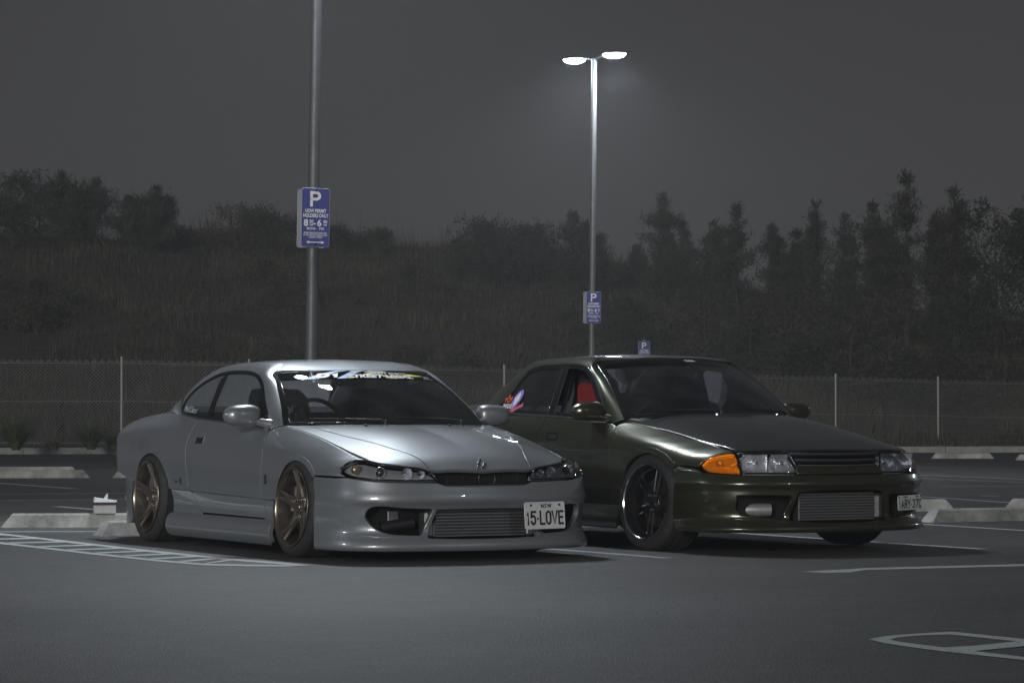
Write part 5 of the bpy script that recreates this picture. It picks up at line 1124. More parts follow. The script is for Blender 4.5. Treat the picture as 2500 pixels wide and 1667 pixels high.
# ---------------------------------------------------------------- place: px() turns a point of the ground seen in the survey photo (2500 px wide) into metres
FPX=7291.67; HC=.8902; PIT=math.radians(1.3248)
def px(u,v,z=0.0):
    x=(u-1250)/FPX; y=-(v-833.5)/FPX; d=np.array([x,math.cos(PIT)-y*math.sin(PIT),math.sin(PIT)+y*math.cos(PIT)]); k=(z-HC)/d[2]
    return np.array([0,0,HC])+d*k
EROW=np.array([.875,.484,0])
def asphalt():
    m=bpy.data.materials.new('asphalt'); m.use_nodes=True; nt=m.node_tree; b=nt.nodes['Principled BSDF']; tc=nt.nodes.new('ShaderNodeTexCoord')
    def noise(sc,det,rough=.6):
        n=nt.nodes.new('ShaderNodeTexNoise'); n.inputs['Scale'].default_value=sc; n.inputs['Detail'].default_value=det; n.inputs['Roughness'].default_value=rough; nt.links.new(tc.outputs['Object'],n.inputs['Vector']); return n
    big=noise(.35,4); mid=noise(6,5); fine=noise(85,4,.9)
    vor=nt.nodes.new('ShaderNodeTexVoronoi'); vor.inputs['Scale'].default_value=130; nt.links.new(tc.outputs['Object'],vor.inputs['Vector'])
    r=nt.nodes.new('ShaderNodeValToRGB'); r.color_ramp.elements[0].position=.34; r.color_ramp.elements[0].color=(.031,.030,.0305,1); r.color_ramp.elements[1].position=.66; r.color_ramp.elements[1].color=(.118,.115,.115,1)
    add=nt.nodes.new('ShaderNodeMath'); add.operation='MULTIPLY_ADD'; add.inputs[1].default_value=1.0; nt.links.new(fine.outputs['Fac'],add.inputs[0])
    s2=nt.nodes.new('ShaderNodeMath'); s2.operation='MULTIPLY_ADD'; s2.inputs[1].default_value=.42; s2.inputs[2].default_value=-.32; nt.links.new(big.outputs['Fac'],s2.inputs[0]); 
    s3=nt.nodes.new('ShaderNodeMath'); s3.operation='MULTIPLY_ADD'; s3.inputs[1].default_value=.22; nt.links.new(mid.outputs['Fac'],s3.inputs[0]); nt.links.new(s2.outputs[0],s3.inputs[2]); nt.links.new(s3.outputs[0],add.inputs[2]); nt.links.new(add.outputs[0],r.inputs['Fac'])
    v2=nt.nodes.new('ShaderNodeTexVoronoi'); v2.inputs['Scale'].default_value=34; nt.links.new(tc.outputs['Object'],v2.inputs['Vector'])
    lt=nt.nodes.new('ShaderNodeMath'); lt.operation='LESS_THAN'; lt.inputs[1].default_value=.13; nt.links.new(v2.outputs['Distance'],lt.inputs[0])
    sp=nt.nodes.new('ShaderNodeMix'); sp.data_type='RGBA'; sp.inputs['B'].default_value=(.30,.295,.285,1); nt.links.new(lt.outputs[0],sp.inputs['Factor']); nt.links.new(r.outputs['Color'],sp.inputs['A'])
    nt.links.new(sp.outputs['Result'],b.inputs['Base Color']); b.inputs['Roughness'].default_value=.62; b.inputs['Specular IOR Level'].default_value=.35
    bp=nt.nodes.new('ShaderNodeBump'); bp.inputs['Strength'].default_value=.55; bp.inputs['Distance'].default_value=.006; nt.links.new(vor.outputs['Distance'],bp.inputs['Height']); nt.links.new(bp.outputs['Normal'],b.inputs['Normal'])
    return m
def paintmat():
    m=mat('line_paint',(.62,.64,.64),.55); nt=m.node_tree; b=nt.nodes['Principled BSDF']; tc=nt.nodes.new('ShaderNodeTexCoord'); n=nt.nodes.new('ShaderNodeTexNoise'); n.inputs['Scale'].default_value=45; n.inputs['Detail'].default_value=8; n.inputs['Roughness'].default_value=.75
    nt.links.new(tc.outputs['Object'],n.inputs['Vector']); r=nt.nodes.new('ShaderNodeValToRGB'); r.color_ramp.elements[0].position=.30; r.color_ramp.elements[0].color=(.16,.165,.17,1); r.color_ramp.elements[1].position=.52; r.color_ramp.elements[1].color=(.52,.55,.555,1)
    nt.links.new(n.outputs['Fac'],r.inputs['Fac']); nt.links.new(r.outputs['Color'],b.inputs['Base Color']); return m
M['asphalt']=asphalt(); M['paint']=paintmat()
M['concrete']=mat('concrete',(.29,.29,.275),.8,noise=(5,.5),bump=(60,.3)); M['concrete_dark']=mat('kerb_concrete',(.26,.26,.25),.85,noise=(5,.25),bump=(40,.3))
M['pole']=mat('galvanised_pole',(.13,.132,.138),.5,.4,noise=(14,.15)); M['fencewire']=mat('fence_wire',(.34,.34,.34),.5,.5)
b=Bag(); b.flat([(-260,-120,0),(260,-120,0),(260,260,0),(-260,260,0)],[(0,1,2,3)]); tag(b.obj('car_park_ground',M['asphalt']),kind='structure')
# ---- painted lines
def marking(name,pts,z=.002,mt=None):
    P=[np.array(p,float) for p in pts]; b=Bag(); V=[(p[0],p[1],z) for p in P]
    A=poly_area(np.array([[p[0],p[1]] for p in P])); f=tuple(range(len(V))); b.add(V,[f if A>0 else f[::-1]],[(0,0,1)]*len(V)); return tag(b.obj(name,mt or M['paint']),kind='structure')
def line(p,q,wd=.085,name='bay_line'):
    p=np.array(p[:2]);q=np.array(q[:2]); d=q-p; d/=np.linalg.norm(d); n=np.array([-d[1],d[0]])*wd/2
    return marking(name,[p+n,p-n,q-n,q+n])
BD=np.array([.49,-.872])      # along the bays
def bay(u,v,back,fwd,wd=.085):
    g=px(u,v)[:2]; return line(g-BD*back,g+BD*fwd,wd)
for (a,b_) in (((-60,1175),(184,1193)),((-60,1206.5),(330,1204)),((-60,1222.5),(330,1219)),((135,1236),(260,1246)),((-60,1298),(245,1297.5)),((-60,1135),(300,1134))): line(px(*a),px(*b_),.10)
for (a,b_) in (((1700,1295),(2400,1340)),((2100,1270),(2560,1298.6)),((2150,1205),(2475,1227.5)),((2200,1157),(2560,1172.5)),((2200,1166),(2560,1180)),((2295,1186.5),(2560,1187.5)),((1280,1335),(1630,1362)),((2150,1143),(2310,1141)),((2395,1210),(2440,1211.5)),((1500,1262),(2262,1263))): line(px(*a),px(*b_),.085)
K=lambda x,y:px(1800+x/2.766,1100+y/2.766)
def jj(p): p=K(*p); return p
marking('lane_arrow',[jj(q) for q in [(888,1273),(1010,1251),(1200,1236),(1450,1222),(1936,1272),(2300,1310),(2300,1330),(1936,1300),(1890,1288),(1430,1241),(1200,1250),(1080,1262),(1030,1276)]])
marking('lane_arrow',[jj(q) for q in [(888,1273.5),(1030,1276.5),(1080,1290),(1250,1312),(1400,1331),(1936,1395),(2300,1437),(2300,1460),(1936,1415),(1400,1358),(1150,1325),(980,1298)]],.0025)
marking('lane_arrow',[jj(q) for q in [(1390,1331),(1620,1318),(1890,1289),(2300,1245),(2300,1275),(1936,1322),(1650,1350),(1560,1365),(1400,1352)]],.003)
marking('lane_line',[jj(q) for q in [(430,817),(600,808),(760,800),(860,793),(1936,766),(2500,752),(2500,763),(1936,779),(860,806),(760,822),(600,826)]])
Z6=lambda x,y:px(x/2.8,860+y/2.8)
marking('hatch_line',[Z6(*q) for q in [(-900,1135),(0,1236),(480,1290),(960,1345),(1500,1402),(1960,1440),(2120,1456),(1960,1452),(1500,1415),(960,1357),(480,1302),(0,1246),(-900,1145)]])
marking('hatch_line',[Z6(*q) for q in [(-900,1196),(0,1298),(300,1332),(700,1378),(1100,1420),(1400,1446),(1700,1452),(2120,1456.5),(1960,1464),(1700,1463),(1400,1457),(1100,1432),(700,1390),(300,1343),(0,1309),(-900,1207)]],.0025)
up=lambda x: float(np.interp(x,[-900,0,480,960,1500,1960],[1145,1246,1302,1357,1415,1452])); lo_=lambda x: float(np.interp(x,[-900,0,300,700,1100,1400,1700],[1196,1298,1332,1378,1420,1446,1452]))
for x0,ln in ((-640,400),(-400,390),(-170,380),(40,370),(250,360),(450,350),(640,330),(830,310),(1020,290),(1210,240),(1390,170)):
    x1=x0+ln; t=9; marking('hatch_bar',[Z6(x0,lo_(x0)-1),Z6(x0+48,lo_(x0+48)-1),Z6(x1+42,up(x1+42)+1),Z6(x1-22,up(x1-22)+1)] if ln>200 else [Z6(x0,lo_(x0)-1),Z6(x0+30,lo_(x0+30)-1),Z6(x1+26,up(x1+26)+1),Z6(x1-14,up(x1-14)+1)],.003)
# ---- wheel stops
def stop_mesh(L,H=.105,wb=.17,wt=.10):
    V=[];ends=[(-L/2,0),(-L/2+.05,0),(L/2-.05,0),(L/2,0)]
    prof=[(-wb/2,0),(-wb/2+.006,H*.18),(-wt/2-.008,H-.012),(-wt/2+.004,H),(wt/2-.004,H),(wt/2+.008,H-.012),(wb/2-.006,H*.18),(wb/2,0)]
    xs=[-L/2,-L/2,L/2,L/2]; b=Bag()
    R=[]
    for x,sgn in((-L/2,1),(L/2,-1)):
        R.append([(x+sgn*.085*(z/H),y,z) for y,z in prof])
    n=len(prof); V=R[0]+R[1]; F=[(i,i+1,n+i+1,n+i) for i in range(n-1)]+[tuple(range(n))[::-1],tuple(range(n,2*n))]
    c=np.mean(V,axis=0); V=np.array(V); F2=[]
    for f in F:
        P=V[list(f)]; nn=newell(P); F2.append(f if nn@(P.mean(0)-c)>0 else f[::-1])
    b.flat(V,F2); return b
STOPS=[]
def stop(left,L,ang,label):
    b=stop_mesh(L); o=b.obj('wheel_stop',M['concrete']); d=np.array([math.cos(ang),math.sin(ang)]); c=np.array(left[:2])+d*L/2
    o.location=(c[0],c[1],.001); o.rotation_euler=(0,0,ang); tag(o,label,'wheel stop','concrete wheel stops in the car park'); return o
ar=math.radians(29)
stopA=stop(px(4,1287),1.04,math.radians(4),'concrete wheel stop with the small carton standing on it')
stop(px(236,1308),1.65,ar,'concrete wheel stop right behind the rear wheel of the silver coupe')
stop(px(-190,1167),1.62*1.35,math.radians(5),'long concrete wheel stop far behind on the left, the nearer of two')
stop(px(-100,1158),1.65,math.radians(8),'concrete wheel stop on the far left, behind a nearer one')
stop(px(274,1166),1.65,math.radians(10),'pale wheel stop end just left of the coupe rear bumper')
stop(px(2262,1275),1.9,ar,'long concrete wheel stop right of the sedan with its white end facing left')
g=px(2320,1247); stop((g[0]-1.5,g[1]-.35),1.56,math.radians(13),'concrete wheel stop half hidden behind the sedan number plate')
stop(px(2458,1246),1.65,math.radians(16),'concrete wheel stop cut by the right edge of the photo')
stop(px(2273,1119),1.16,math.radians(-3),'small far wheel stop by the grass to the right of the sedan')
stop(px(2478,1123),1.3,math.radians(-3),'farthest wheel stop at the right edge near the grass')
# ---- carton on the stop
c=px(222,1287); cb=empty('takeaway_carton',(c[0]+.10,c[1]+.03,.107),math.radians(12)); tag(cb,'small open white carton with a dark band on a wheel stop','carton')
b=Bag(); box(b,(0,0,.045),(.165,.115,.09),.002); bx=b.obj('carton_body',mat('white_card',(.55,.55,.56),.7,noise=(20,.08)),cb)
b=Bag(); box(b,(0,0,.074),(.171,.121,.022),.002); b.obj('dark_band',mat('brown_card',(.05,.03,.025),.6,noise=(60,.5)),cb)
lidm=mat('lid_card',(.72,.74,.76),.6)
b=Bag(); b.flat([(-.085,-.06,.086),(.085,-.06,.086),(.085,.06,.086),(-.085,.06,.086),(-.078,-.055,.122),(.09,-.055,.098),(.09,.055,.098),(-.078,.055,.122)],BOXF); b.obj('carton_lid',lidm,cb)
b=Bag(); b.flat([(-.01,-.03,.105),(.02,-.03,.102),(.022,-.024,.102),(-.012,-.024,.105),(.012,-.03,.150),(.024,-.03,.150),(.024,-.024,.150),(.012,-.024,.150)],BOXF); b.obj('lid_flap',lidm,cb)
b=Bag(); box(b,(.0861,.0,.028),(.003,.05,.035)); b.obj('label',M['ink'],cb)
# ---- poles, signs, lamps
def sign_board(parent,z0,ang,front=True,back=True):
    w_,h_=.225,.45; n=np.array([math.sin(ang),-math.cos(ang),0]); r=np.array([math.cos(ang),math.sin(ang),0]); up_=np.array([0,0,1.])
    rr=[(-w_/2+.02,-h_/2),(w_/2-.02,-h_/2)]+_arc(w_/2-.02,-h_/2+.02,.02,.02,-90,0,4)+_arc(w_/2-.02,h_/2-.02,.02,.02,0,90,4)+_arc(-w_/2+.02,h_/2-.02,.02,.02,90,180,4)+_arc(-w_/2+.02,-h_/2+.02,.02,.02,180,270,4)
    out=[]
    for k,on in((1,front),(-1,back)):
        if not on: continue
        o=n*k*.062+np.array([0,0,z0]); PM=plane_map(o,r*k,up_)
        s=empty('parking_sign',(0,0,0),0,parent)
        b=Bag(); panel(PM,rr,bag=b,thick=.003,bev=.0006,gap=0,res=.2,ctr=tuple(o-n*k)); b.obj('sign_back',mat('sign_aluminium',(.50,.50,.52),.4,.6),s)
        b=Bag(); panel(PM,rr,bag=b,thick=0,bev=0,gap=.004,res=.2,off=.0012,ctr=tuple(o-n*k)); b.obj('sign_face',mat('sign_blue',(.062,.068,.25),.35,coat=.2,noise=(8,.1)),s)
        ref=tuple(n*k); lf=.0025; b=Bag()
        V,F=stroke_text('P',.118,.085,0,.022); flat_on(b,PM,V,F,-.002,.142,0,lf,1,ref)
        text_on(b,PM,'UOW PERMIT',0,.050,.038,lift=lf,ref=ref,sx=.72,bold=.0012); text_on(b,PM,'HOLDERS ONLY',0,.014,.038,lift=lf,ref=ref,sx=.72,bold=.0012)
        text_on(b,PM,'8',-.076,-.043,.070,lift=lf,ref=ref,bold=.002); text_on(b,PM,'6',.030,-.043,.070,lift=lf,ref=ref,bold=.002); text_on(b,PM,'-',-.008,-.043,.060,lift=lf,ref=ref,bold=.002)
        for x in(-.034,.076): text_on(b,PM,'30',x,-.031,.034,lift=lf,ref=ref,bold=.0008)
        text_on(b,PM,'AM',-.034,-.056,.020,lift=lf,ref=ref,bold=.0004); text_on(b,PM,'PM',.076,-.056,.020,lift=lf,ref=ref,bold=.0004); text_on(b,PM,'MON · FRI',0,-.085,.027,lift=lf,ref=ref,spacing=1.15,bold=.0007)
        for t,y in(('PERMIT MUST BE DISPLAYED',-.118),('IN OR ON THE VEHICLE AND',-.134),('CLEARLY VISIBLE',-.150)): text_on(b,PM,t,0,y,.0185,lift=lf,ref=ref,sx=.78,bold=.0003)
        flat_on(b,PM,[(-.05,-.0035),(.05,-.0035),(.05,.0035),(-.05,.0035)],[(0,1,2,3)],0,-.188,0,lf,1,ref)
        for q in(-1,1): flat_on(b,PM,[(q*.048,-.012),(q*.072,0),(q*.048,.012)],[(0,1,2) if q>0 else (0,2,1)],0,-.188,0,lf,1,ref)
        b.obj('sign_lettering',M['white'],s)
        for y in(.205,-.205):
            b=Bag(); cc=PM(np.array([0.]),np.array([y]))[0]+n*k*.004; lathe(b,[(.001,.006),(.006,.005),(.008,0)],10,'y',cc) if False else tube(b,[cc-n*k*.004,cc+n*k*.004],.007,8); b.obj('sign_bolt',M['alu'],s)
    return out
def lamp_post(x,y,label,signs=False,lean=(0,0),power=900.0,H=5.92,arm=np.array([.62,-.785])):
    t=empty('lamp_post',(x,y,0)); t.rotation_euler=(lean[0],lean[1],0); tag(t,label,'lamp post','twin-headed lamp posts of the car park')
    b=Bag(); tube(b,[(0,0,0),(0,0,2.2),(0,0,4.5),(0,0,H)],[.050,.046,.042,.038],20); b.obj('pole',M['pole'],t)
    b=Bag(); lathe(b,[(.001,.02),(.11,.02),(.115,.0)],20,'z',(0,0,0)); b.obj('base_plate',M['pole'],t)
    for s in(-1,1):
        d=np.array([arm[0],arm[1],0])*s; c=d*.44+np.array([0,0,H+.02])
        b=Bag(); tube(b,[np.array([0,0,H-.03]),d*.12+np.array([0,0,H+.01]),d*.25+np.array([0,0,H+.02])],.02,10); b.obj('arm',M['pole'],t)
        hd=empty('lamp_head',(0,0,0),0,t)
        b=Bag(); a2=np.linspace(0,2*math.pi,28,endpoint=False); pr=np.array([-d[1],d[0],0])
        def ring(r1,r2,z): return [c+d*(r1*math.cos(a))+pr*(r2*math.sin(a))+np.array([0,0,z]) for a in a2]
        R=[ring(.20,.14,0),ring(.21,.15,.010),ring(.17,.12,.035),ring(.09,.06,.055),ring(.01,.01,.06)]; V=np.array(sum(R,[])); n=28; F=[]
        for i in range(4):
            for k in range(n): l=(k+1)%n; F.append((i*n+k,i*n+l,(i+1)*n+l,(i+1)*n+k))
        b.add(V,F); b.obj('housing',mat('lamp_housing_grey',(.2,.2,.21),.5,.5),hd)
        b=Bag(); R=[ring(.195,.135,-.001),ring(.165,.115,-.028),ring(.10,.07,-.048),ring(.01,.01,-.055)]; V=np.array(sum(R,[])); F=[]
        for i in range(3):
            for k in range(n): l=(k+1)%n; F.append((i*n+k,(i+1)*n+k,(i+1)*n+l,i*n+l))
        b.add(V,F); b.obj('lamp_bowl',mat('lit_lamp_bowl',(.9,.92,.95),.3,emit=(.72,.87,1.0),estr=260.0),hd)
        L=bpy.data.lights.new('lamp_light','SPOT'); L.energy=power; L.spot_size=math.radians(165); L.spot_blend=.6; L.shadow_soft_size=.13; L.color=(.92,.965,1.0); lo=bpy.data.objects.new('lamp_light',L); COL.objects.link(lo); lo.parent=hd; lo.location=tuple(c+np.array([0,0,-.09]))
    if signs: sign_board(t,2.36,math.radians(20))
    return t
PW=POWER
lamp_post(-1.55,22.8,'tall grey lamp post with a blue parking sign behind the silver coupe',True,(0,math.radians(.75)),PW)
lamp_post(1.12,42.6,'lit twin-headed lamp post with a parking sign behind the green sedan',True,(0,math.radians(.55)),PW)
lamp_post(-5.0,-1.5,'lamp post of the same row, standing near the camera on the left',False,(0,0),PW)
lamp_post(10.8,7.2,'unseen lamp post added out to the right to light the car fronts',False,(0,0),PW)  # post added out of view to light the fronts from the right
lamp_post(14.2,31.5,'lamp post of the next row, out to the right',False,(0,0),PW)
lamp_post(-12.5,15.0,'lamp post of the next row, out to the left',False,(0,0),PW)
sp=empty('sign_post',(2.49,56.5,0)); tag(sp,'low sign post with a small blue parking sign above the sedan roof','sign post'); b=Bag(); tube(b,[(0,0,0),(0,0,2.24)],.03,12); b.obj('post',M['pole'],sp); sign_board(sp,1.975,math.radians(8),True,False)
bl=empty('bollard',(3.9,40.0,0)); tag(bl,'short pale bollard seen over the sedan bonnet','bollard'); b=Bag(); tube(b,[(0,0,0),(0,0,.93),(0,0,.95)],[.055,.055,.045],14); b.obj('bollard_post',mat('pale_post',(.42,.42,.40),.6,noise=(8,.15)),bl)
# ---- kerb, garden bed, fence, hill
KY=lambda x: 61.2+.10*(x+9) if x<-4 else 61.7+.10*0+.22*(x+4)*.6
kb=empty('garden_kerb',(0,0,0)); tag(kb,'long concrete kerb along the planted bed under the fence','kerb')
xs=np.arange(-34,34,2.4)
for i in range(len(xs)-1):
    x0,x1=xs[i]+.006,xs[i+1]-.006; b=Bag(); y0,y1=KY(x0),KY(x1)
    V=[(x0,y0,0),(x1,y1,0),(x1,y1+.16,0),(x0,y0+.16,0),(x0,y0+.015,.13),(x1,y1+.015,.13),(x1,y1+.16,.13),(x0,y0+.16,.13)]; b.flat(V,BOXF); b.obj('kerb_stone',M['concrete_dark'],kb)
rng=np.random.default_rng(11)
def vn(x,y,s,seed=0):
    """cheap smooth value noise"""
    x=np.asarray(x)*s+seed*17.3; y=np.asarray(y)*s+seed*9.7; xi=np.floor(x);yi=np.floor(y); fx=x-xi;fy=y-yi; fx=fx*fx*(3-2*fx);fy=fy*fy*(3-2*fy)
    h=lambda a,b: np.modf(np.abs(np.sin(a*127.1+b*311.7)*43758.5453))[0]
    return (h(xi,yi)*(1-fx)+h(xi+1,yi)*fx)*(1-fy)+(h(xi,yi+1)*(1-fx)+h(xi+1,yi+1)*fx)*fy
RZ=nspl([-45,-20,-12,-6,0,5,10,16,45],[6.9,6.9,6.7,6.3,6.1,5.5,4.6,4.0,4.0])
def hillz(x,y):
    x=np.asarray(x,float); y=np.asarray(y,float); t=np.clip((y-(65+.1*(x+10)))/40,0,1); t=t*t*(3-2*t)*.75+t*.25
    return .10+RZ(x)*t+(vn(x,y,.25,1)-.5)*1.0*np.clip(t*3,0,1)+(vn(x,y,.9,2)-.5)*.3*np.clip(t*6,0,1)
gx=np.linspace(-60,60,161); gy=np.concatenate([np.linspace(0,48,70),np.linspace(50,140,16)]); V=[];F=[]
for j,dy in enumerate(gy):
    for i,x in enumerate(gx):
        y=KY(x)+.155+dy; V.append((x,y,float(hillz(x,y))))
n=len(gx)
for j in range(len(gy)-1):
    for i in range(n-1): F.append((j*n+i,j*n+i+1,(j+1)*n+i+1,(j+1)*n+i))
hm=mat('hill_soil',(.045,.039,.031),.95,noise=(1.2,.5)); tag(mkobj('grassy_hill',mkmesh('grassy_hill',V,F,hm,smooth=True)),kind='structure')
def blades(name,mt,n,xr,yr,hr,wr,lean=.35,dens=None,label=None,cat=None,parent=None,ground=True):
    x=rng.uniform(*xr,n); y=rng.uniform(*yr,n)
    if dens is not None:
        k=rng.uniform(0,1,n)<dens(x,y); x=x[k];y=y[k]
    k=y>np.array([KY(q)+.2 for q in x]); x=x[k];y=y[k]; n=len(x)
    z=hillz(x,y); h=rng.uniform(*hr,n)*(.5+vn(x,y,.5,5))*np.clip((y-61.5-np.clip(x+3,0,40)*.25)/7,.25,1); w_=rng.uniform(*wr,n); a=rng.uniform(0,6.283,n); la=rng.uniform(0,6.283,n); ll=rng.uniform(0,lean,n)*h
    dx=np.cos(a)*w_/2;dy=np.sin(a)*w_/2
    P=np.stack([np.stack([x-dx,y-dy,z-.03],1),np.stack([x+dx,y+dy,z-.03],1),np.stack([x+dx*.6+np.cos(la)*ll*.35,y+dy*.6+np.sin(la)*ll*.35,z+h*.55],1),np.stack([x+np.cos(la)*ll,y+np.sin(la)*ll,z+h],1),np.stack([x-dx*.6+np.cos(la)*ll*.35,y-dy*.6+np.sin(la)*ll*.35,z+h*.55],1)],1).reshape(-1,3)
    me=bpy.data.meshes.new(name); me.vertices.add(len(P)); me.vertices.foreach_set('co',P.ravel()); me.loops.add(5*n); me.loops.foreach_set('vertex_index',np.arange(5*n,dtype=np.int32)); me.polygons.add(n); me.polygons.foreach_set('loop_start',np.arange(0,5*n,5,dtype=np.int32)); me.update(); me.validate(); me.materials.append(mt)
    return mkobj(name,me,parent)
gm=mat('dry_grass',(.066,.056,.044),.85,noise=(.8,.55)); gm2=mat('green_grass',(.06,.07,.03),.85,noise=(.8,.5))
tag(blades('hill_grass',gm,150000,(-24,26),(62,108),(.10,.48),(.010,.022),.6,lambda x,y:np.clip(.25+(vn(x,y,.45,3)-.35)*2.2,0.05,1)),'dry brown grass covering the hill behind the fence','grass',kind='stuff')
tag(blades('hill_weeds',gm2,45000,(-24,26),(62,108),(.12,.5),(.012,.028),.7,lambda x,y:np.clip((vn(x,y,.35,8)-.45)*4,0,1)),'patches of dull green weeds on the hill','weeds',kind='stuff')
# chain link fence
FX=np.arange(-26.2,27,3.05); 
def fpos(x): return KY(x)+1.15+np.clip(x+3,0,40)*.42
def fbase(x): return .16-.018*np.clip(x+8,0,30)
fe=empty('chain_link_fence',(0,0,0)); tag(fe,'long chain link fence on grey steel posts below the hill','fence')
fh=1.78
posts=[px(297,1105)[0]*1.04]; s0=-8.35
def fx_at(u):
    x=0.0
    for _ in range(30): x=(u-1250)*float(fpos(x))/FPX
    return x
for x in [fx_at(u) for u in(-1580,-1270,-958,-646,-325,-14,297,608,919,1231,1510,1778,2040,2290,2535,2775,3010)]:
    b=Bag(); y=float(fpos(x)); z=float(fbase(x)); tube(b,[(x,y,z-.4),(x,y,z+fh+.08)],.03,10); b.obj('fence_post',M['fencewire'],fe)
xx=np.arange(-30,31,.5)
for hz in(fh-.06,fh*.52,.06):
    b=Bag(); tube(b,[(x,float(fpos(x))-.03,float(fbase(x))+hz) for x in xx],.0045,5); b.obj('fence_wire',M['fencewire'],fe)
V=[];F=[]; st=.078; wr_=.0026
xs=np.arange(-29,29,st)
for sgn in(-1,1):
    for x in xs:
        m=3
        for k in range(1):
            x0,x1=x,x+sgn*fh; P0=np.array([x0,float(fpos(x0))-.035+sgn*.003,float(fbase(x0))]); P1=np.array([x1,float(fpos(x1))-.035+sgn*.003,float(fbase(x1))+fh]); d=(P1-P0)/np.linalg.norm(P1-P0); s1=np.cross(d,[0,1,0]); s1/=np.linalg.norm(s1); s2=np.array([0,1.,0])
            b0=len(V)
            for Q in(P0,P1):
                for a in(0,2.094,4.189): V.append(tuple(Q+(s1*math.cos(a)+s2*math.sin(a))*wr_))
            F+=[(b0,b0+1,b0+4,b0+3),(b0+1,b0+2,b0+5,b0+4),(b0+2,b0,b0+3,b0+5)]
tag(mkobj('chain_link_mesh',mkmesh('chain_link_mesh',V,F,M['fencewire']),fe),kind='stuff')
# barbs along the fence top
V=[];F=[]
for x in np.arange(-29,29,st*2):
    y=float(fpos(x))-.035; z=float(fbase(x))+fh
    for dx in(-.02,.02):
        b0=len(V); V+=[(x-.0015,y,z-.03),(x+.0015,y,z-.03),(x+dx+.0015,y,z+.014),(x+dx-.0015,y,z+.014)]; F.append((b0,b0+1,b0+2,b0+3))
tag(mkobj('fence_barbs',mkmesh('fence_barbs',V,F,M['fencewire']),fe),kind='stuff')
# ---- plants
def leafmesh(name,P,mt,parent=None,k=4):
    n=len(P)//k; me=bpy.data.meshes.new(name); me.vertices.add(len(P)); me.vertices.foreach_set('co',np.asarray(P,float).ravel()); me.loops.add(len(P)); me.loops.foreach_set('vertex_index',np.arange(len(P),dtype=np.int32)); me.polygons.add(n); me.polygons.foreach_set('loop_start',np.arange(0,len(P),k,dtype=np.int32)); me.update(); me.validate(); me.materials.append(mt); return mkobj(name,me,parent)
def strappy(x,y,h,n,label):
    z=float(hillz(x,y)); t=empty('strappy_plant',(x,y,z)); tag(t,label,'plant','strappy plants in the bed by the kerb'); P=[]
    for i in range(n):
        a=rng.uniform(0,6.283); sp_=rng.uniform(.05,1.0)**.8; L=h*rng.uniform(.7,1.15); d=np.array([math.cos(a),math.sin(a),0]); pr=np.array([-d[1],d[0],0]); w_=.011; prev=None; b0=d*rng.uniform(0,.08)
        for s_ in range(5):
            u=s_/4; q=b0+d*(L*sp_*1.05*u**1.25)+np.array([0,0,L*(u*(1-.62*sp_*u))]); w2=w_*(1-u*.85)
            if prev is not None: P+=[prev[0]-pr*prev[1],prev[0]+pr*prev[1],q+pr*w2,q-pr*w2]
            prev=(q,w2)
    leafmesh('leaves',P,mat('strappy_leaf',(.055,.085,.035),.6,noise=(6,.35)),t); b=Bag(); lathe(b,[(.09,0),(.06,.06),(.001,.10)],12,'z'); b.obj('crown_base',mat('plant_base',(.05,.04,.025),.9),t)
for u,v,h,n,l in((28,1096,.92,330,'big strappy plant at the left edge above the kerb'),(212,1095,.72,260,'rounded strappy plant between the left edge and the coupe'),(120,1096,.35,110,'low grassy tuft between two larger strappy plants'),(268,1094,.45,120,'low plant at the foot of the fence post left of the coupe'),(2140,1104,.35,90,'low tuft on the bed edge right of the sedan')):
    g=px(u,v,.13); strappy(g[0],g[1]+.55,h,n,l)
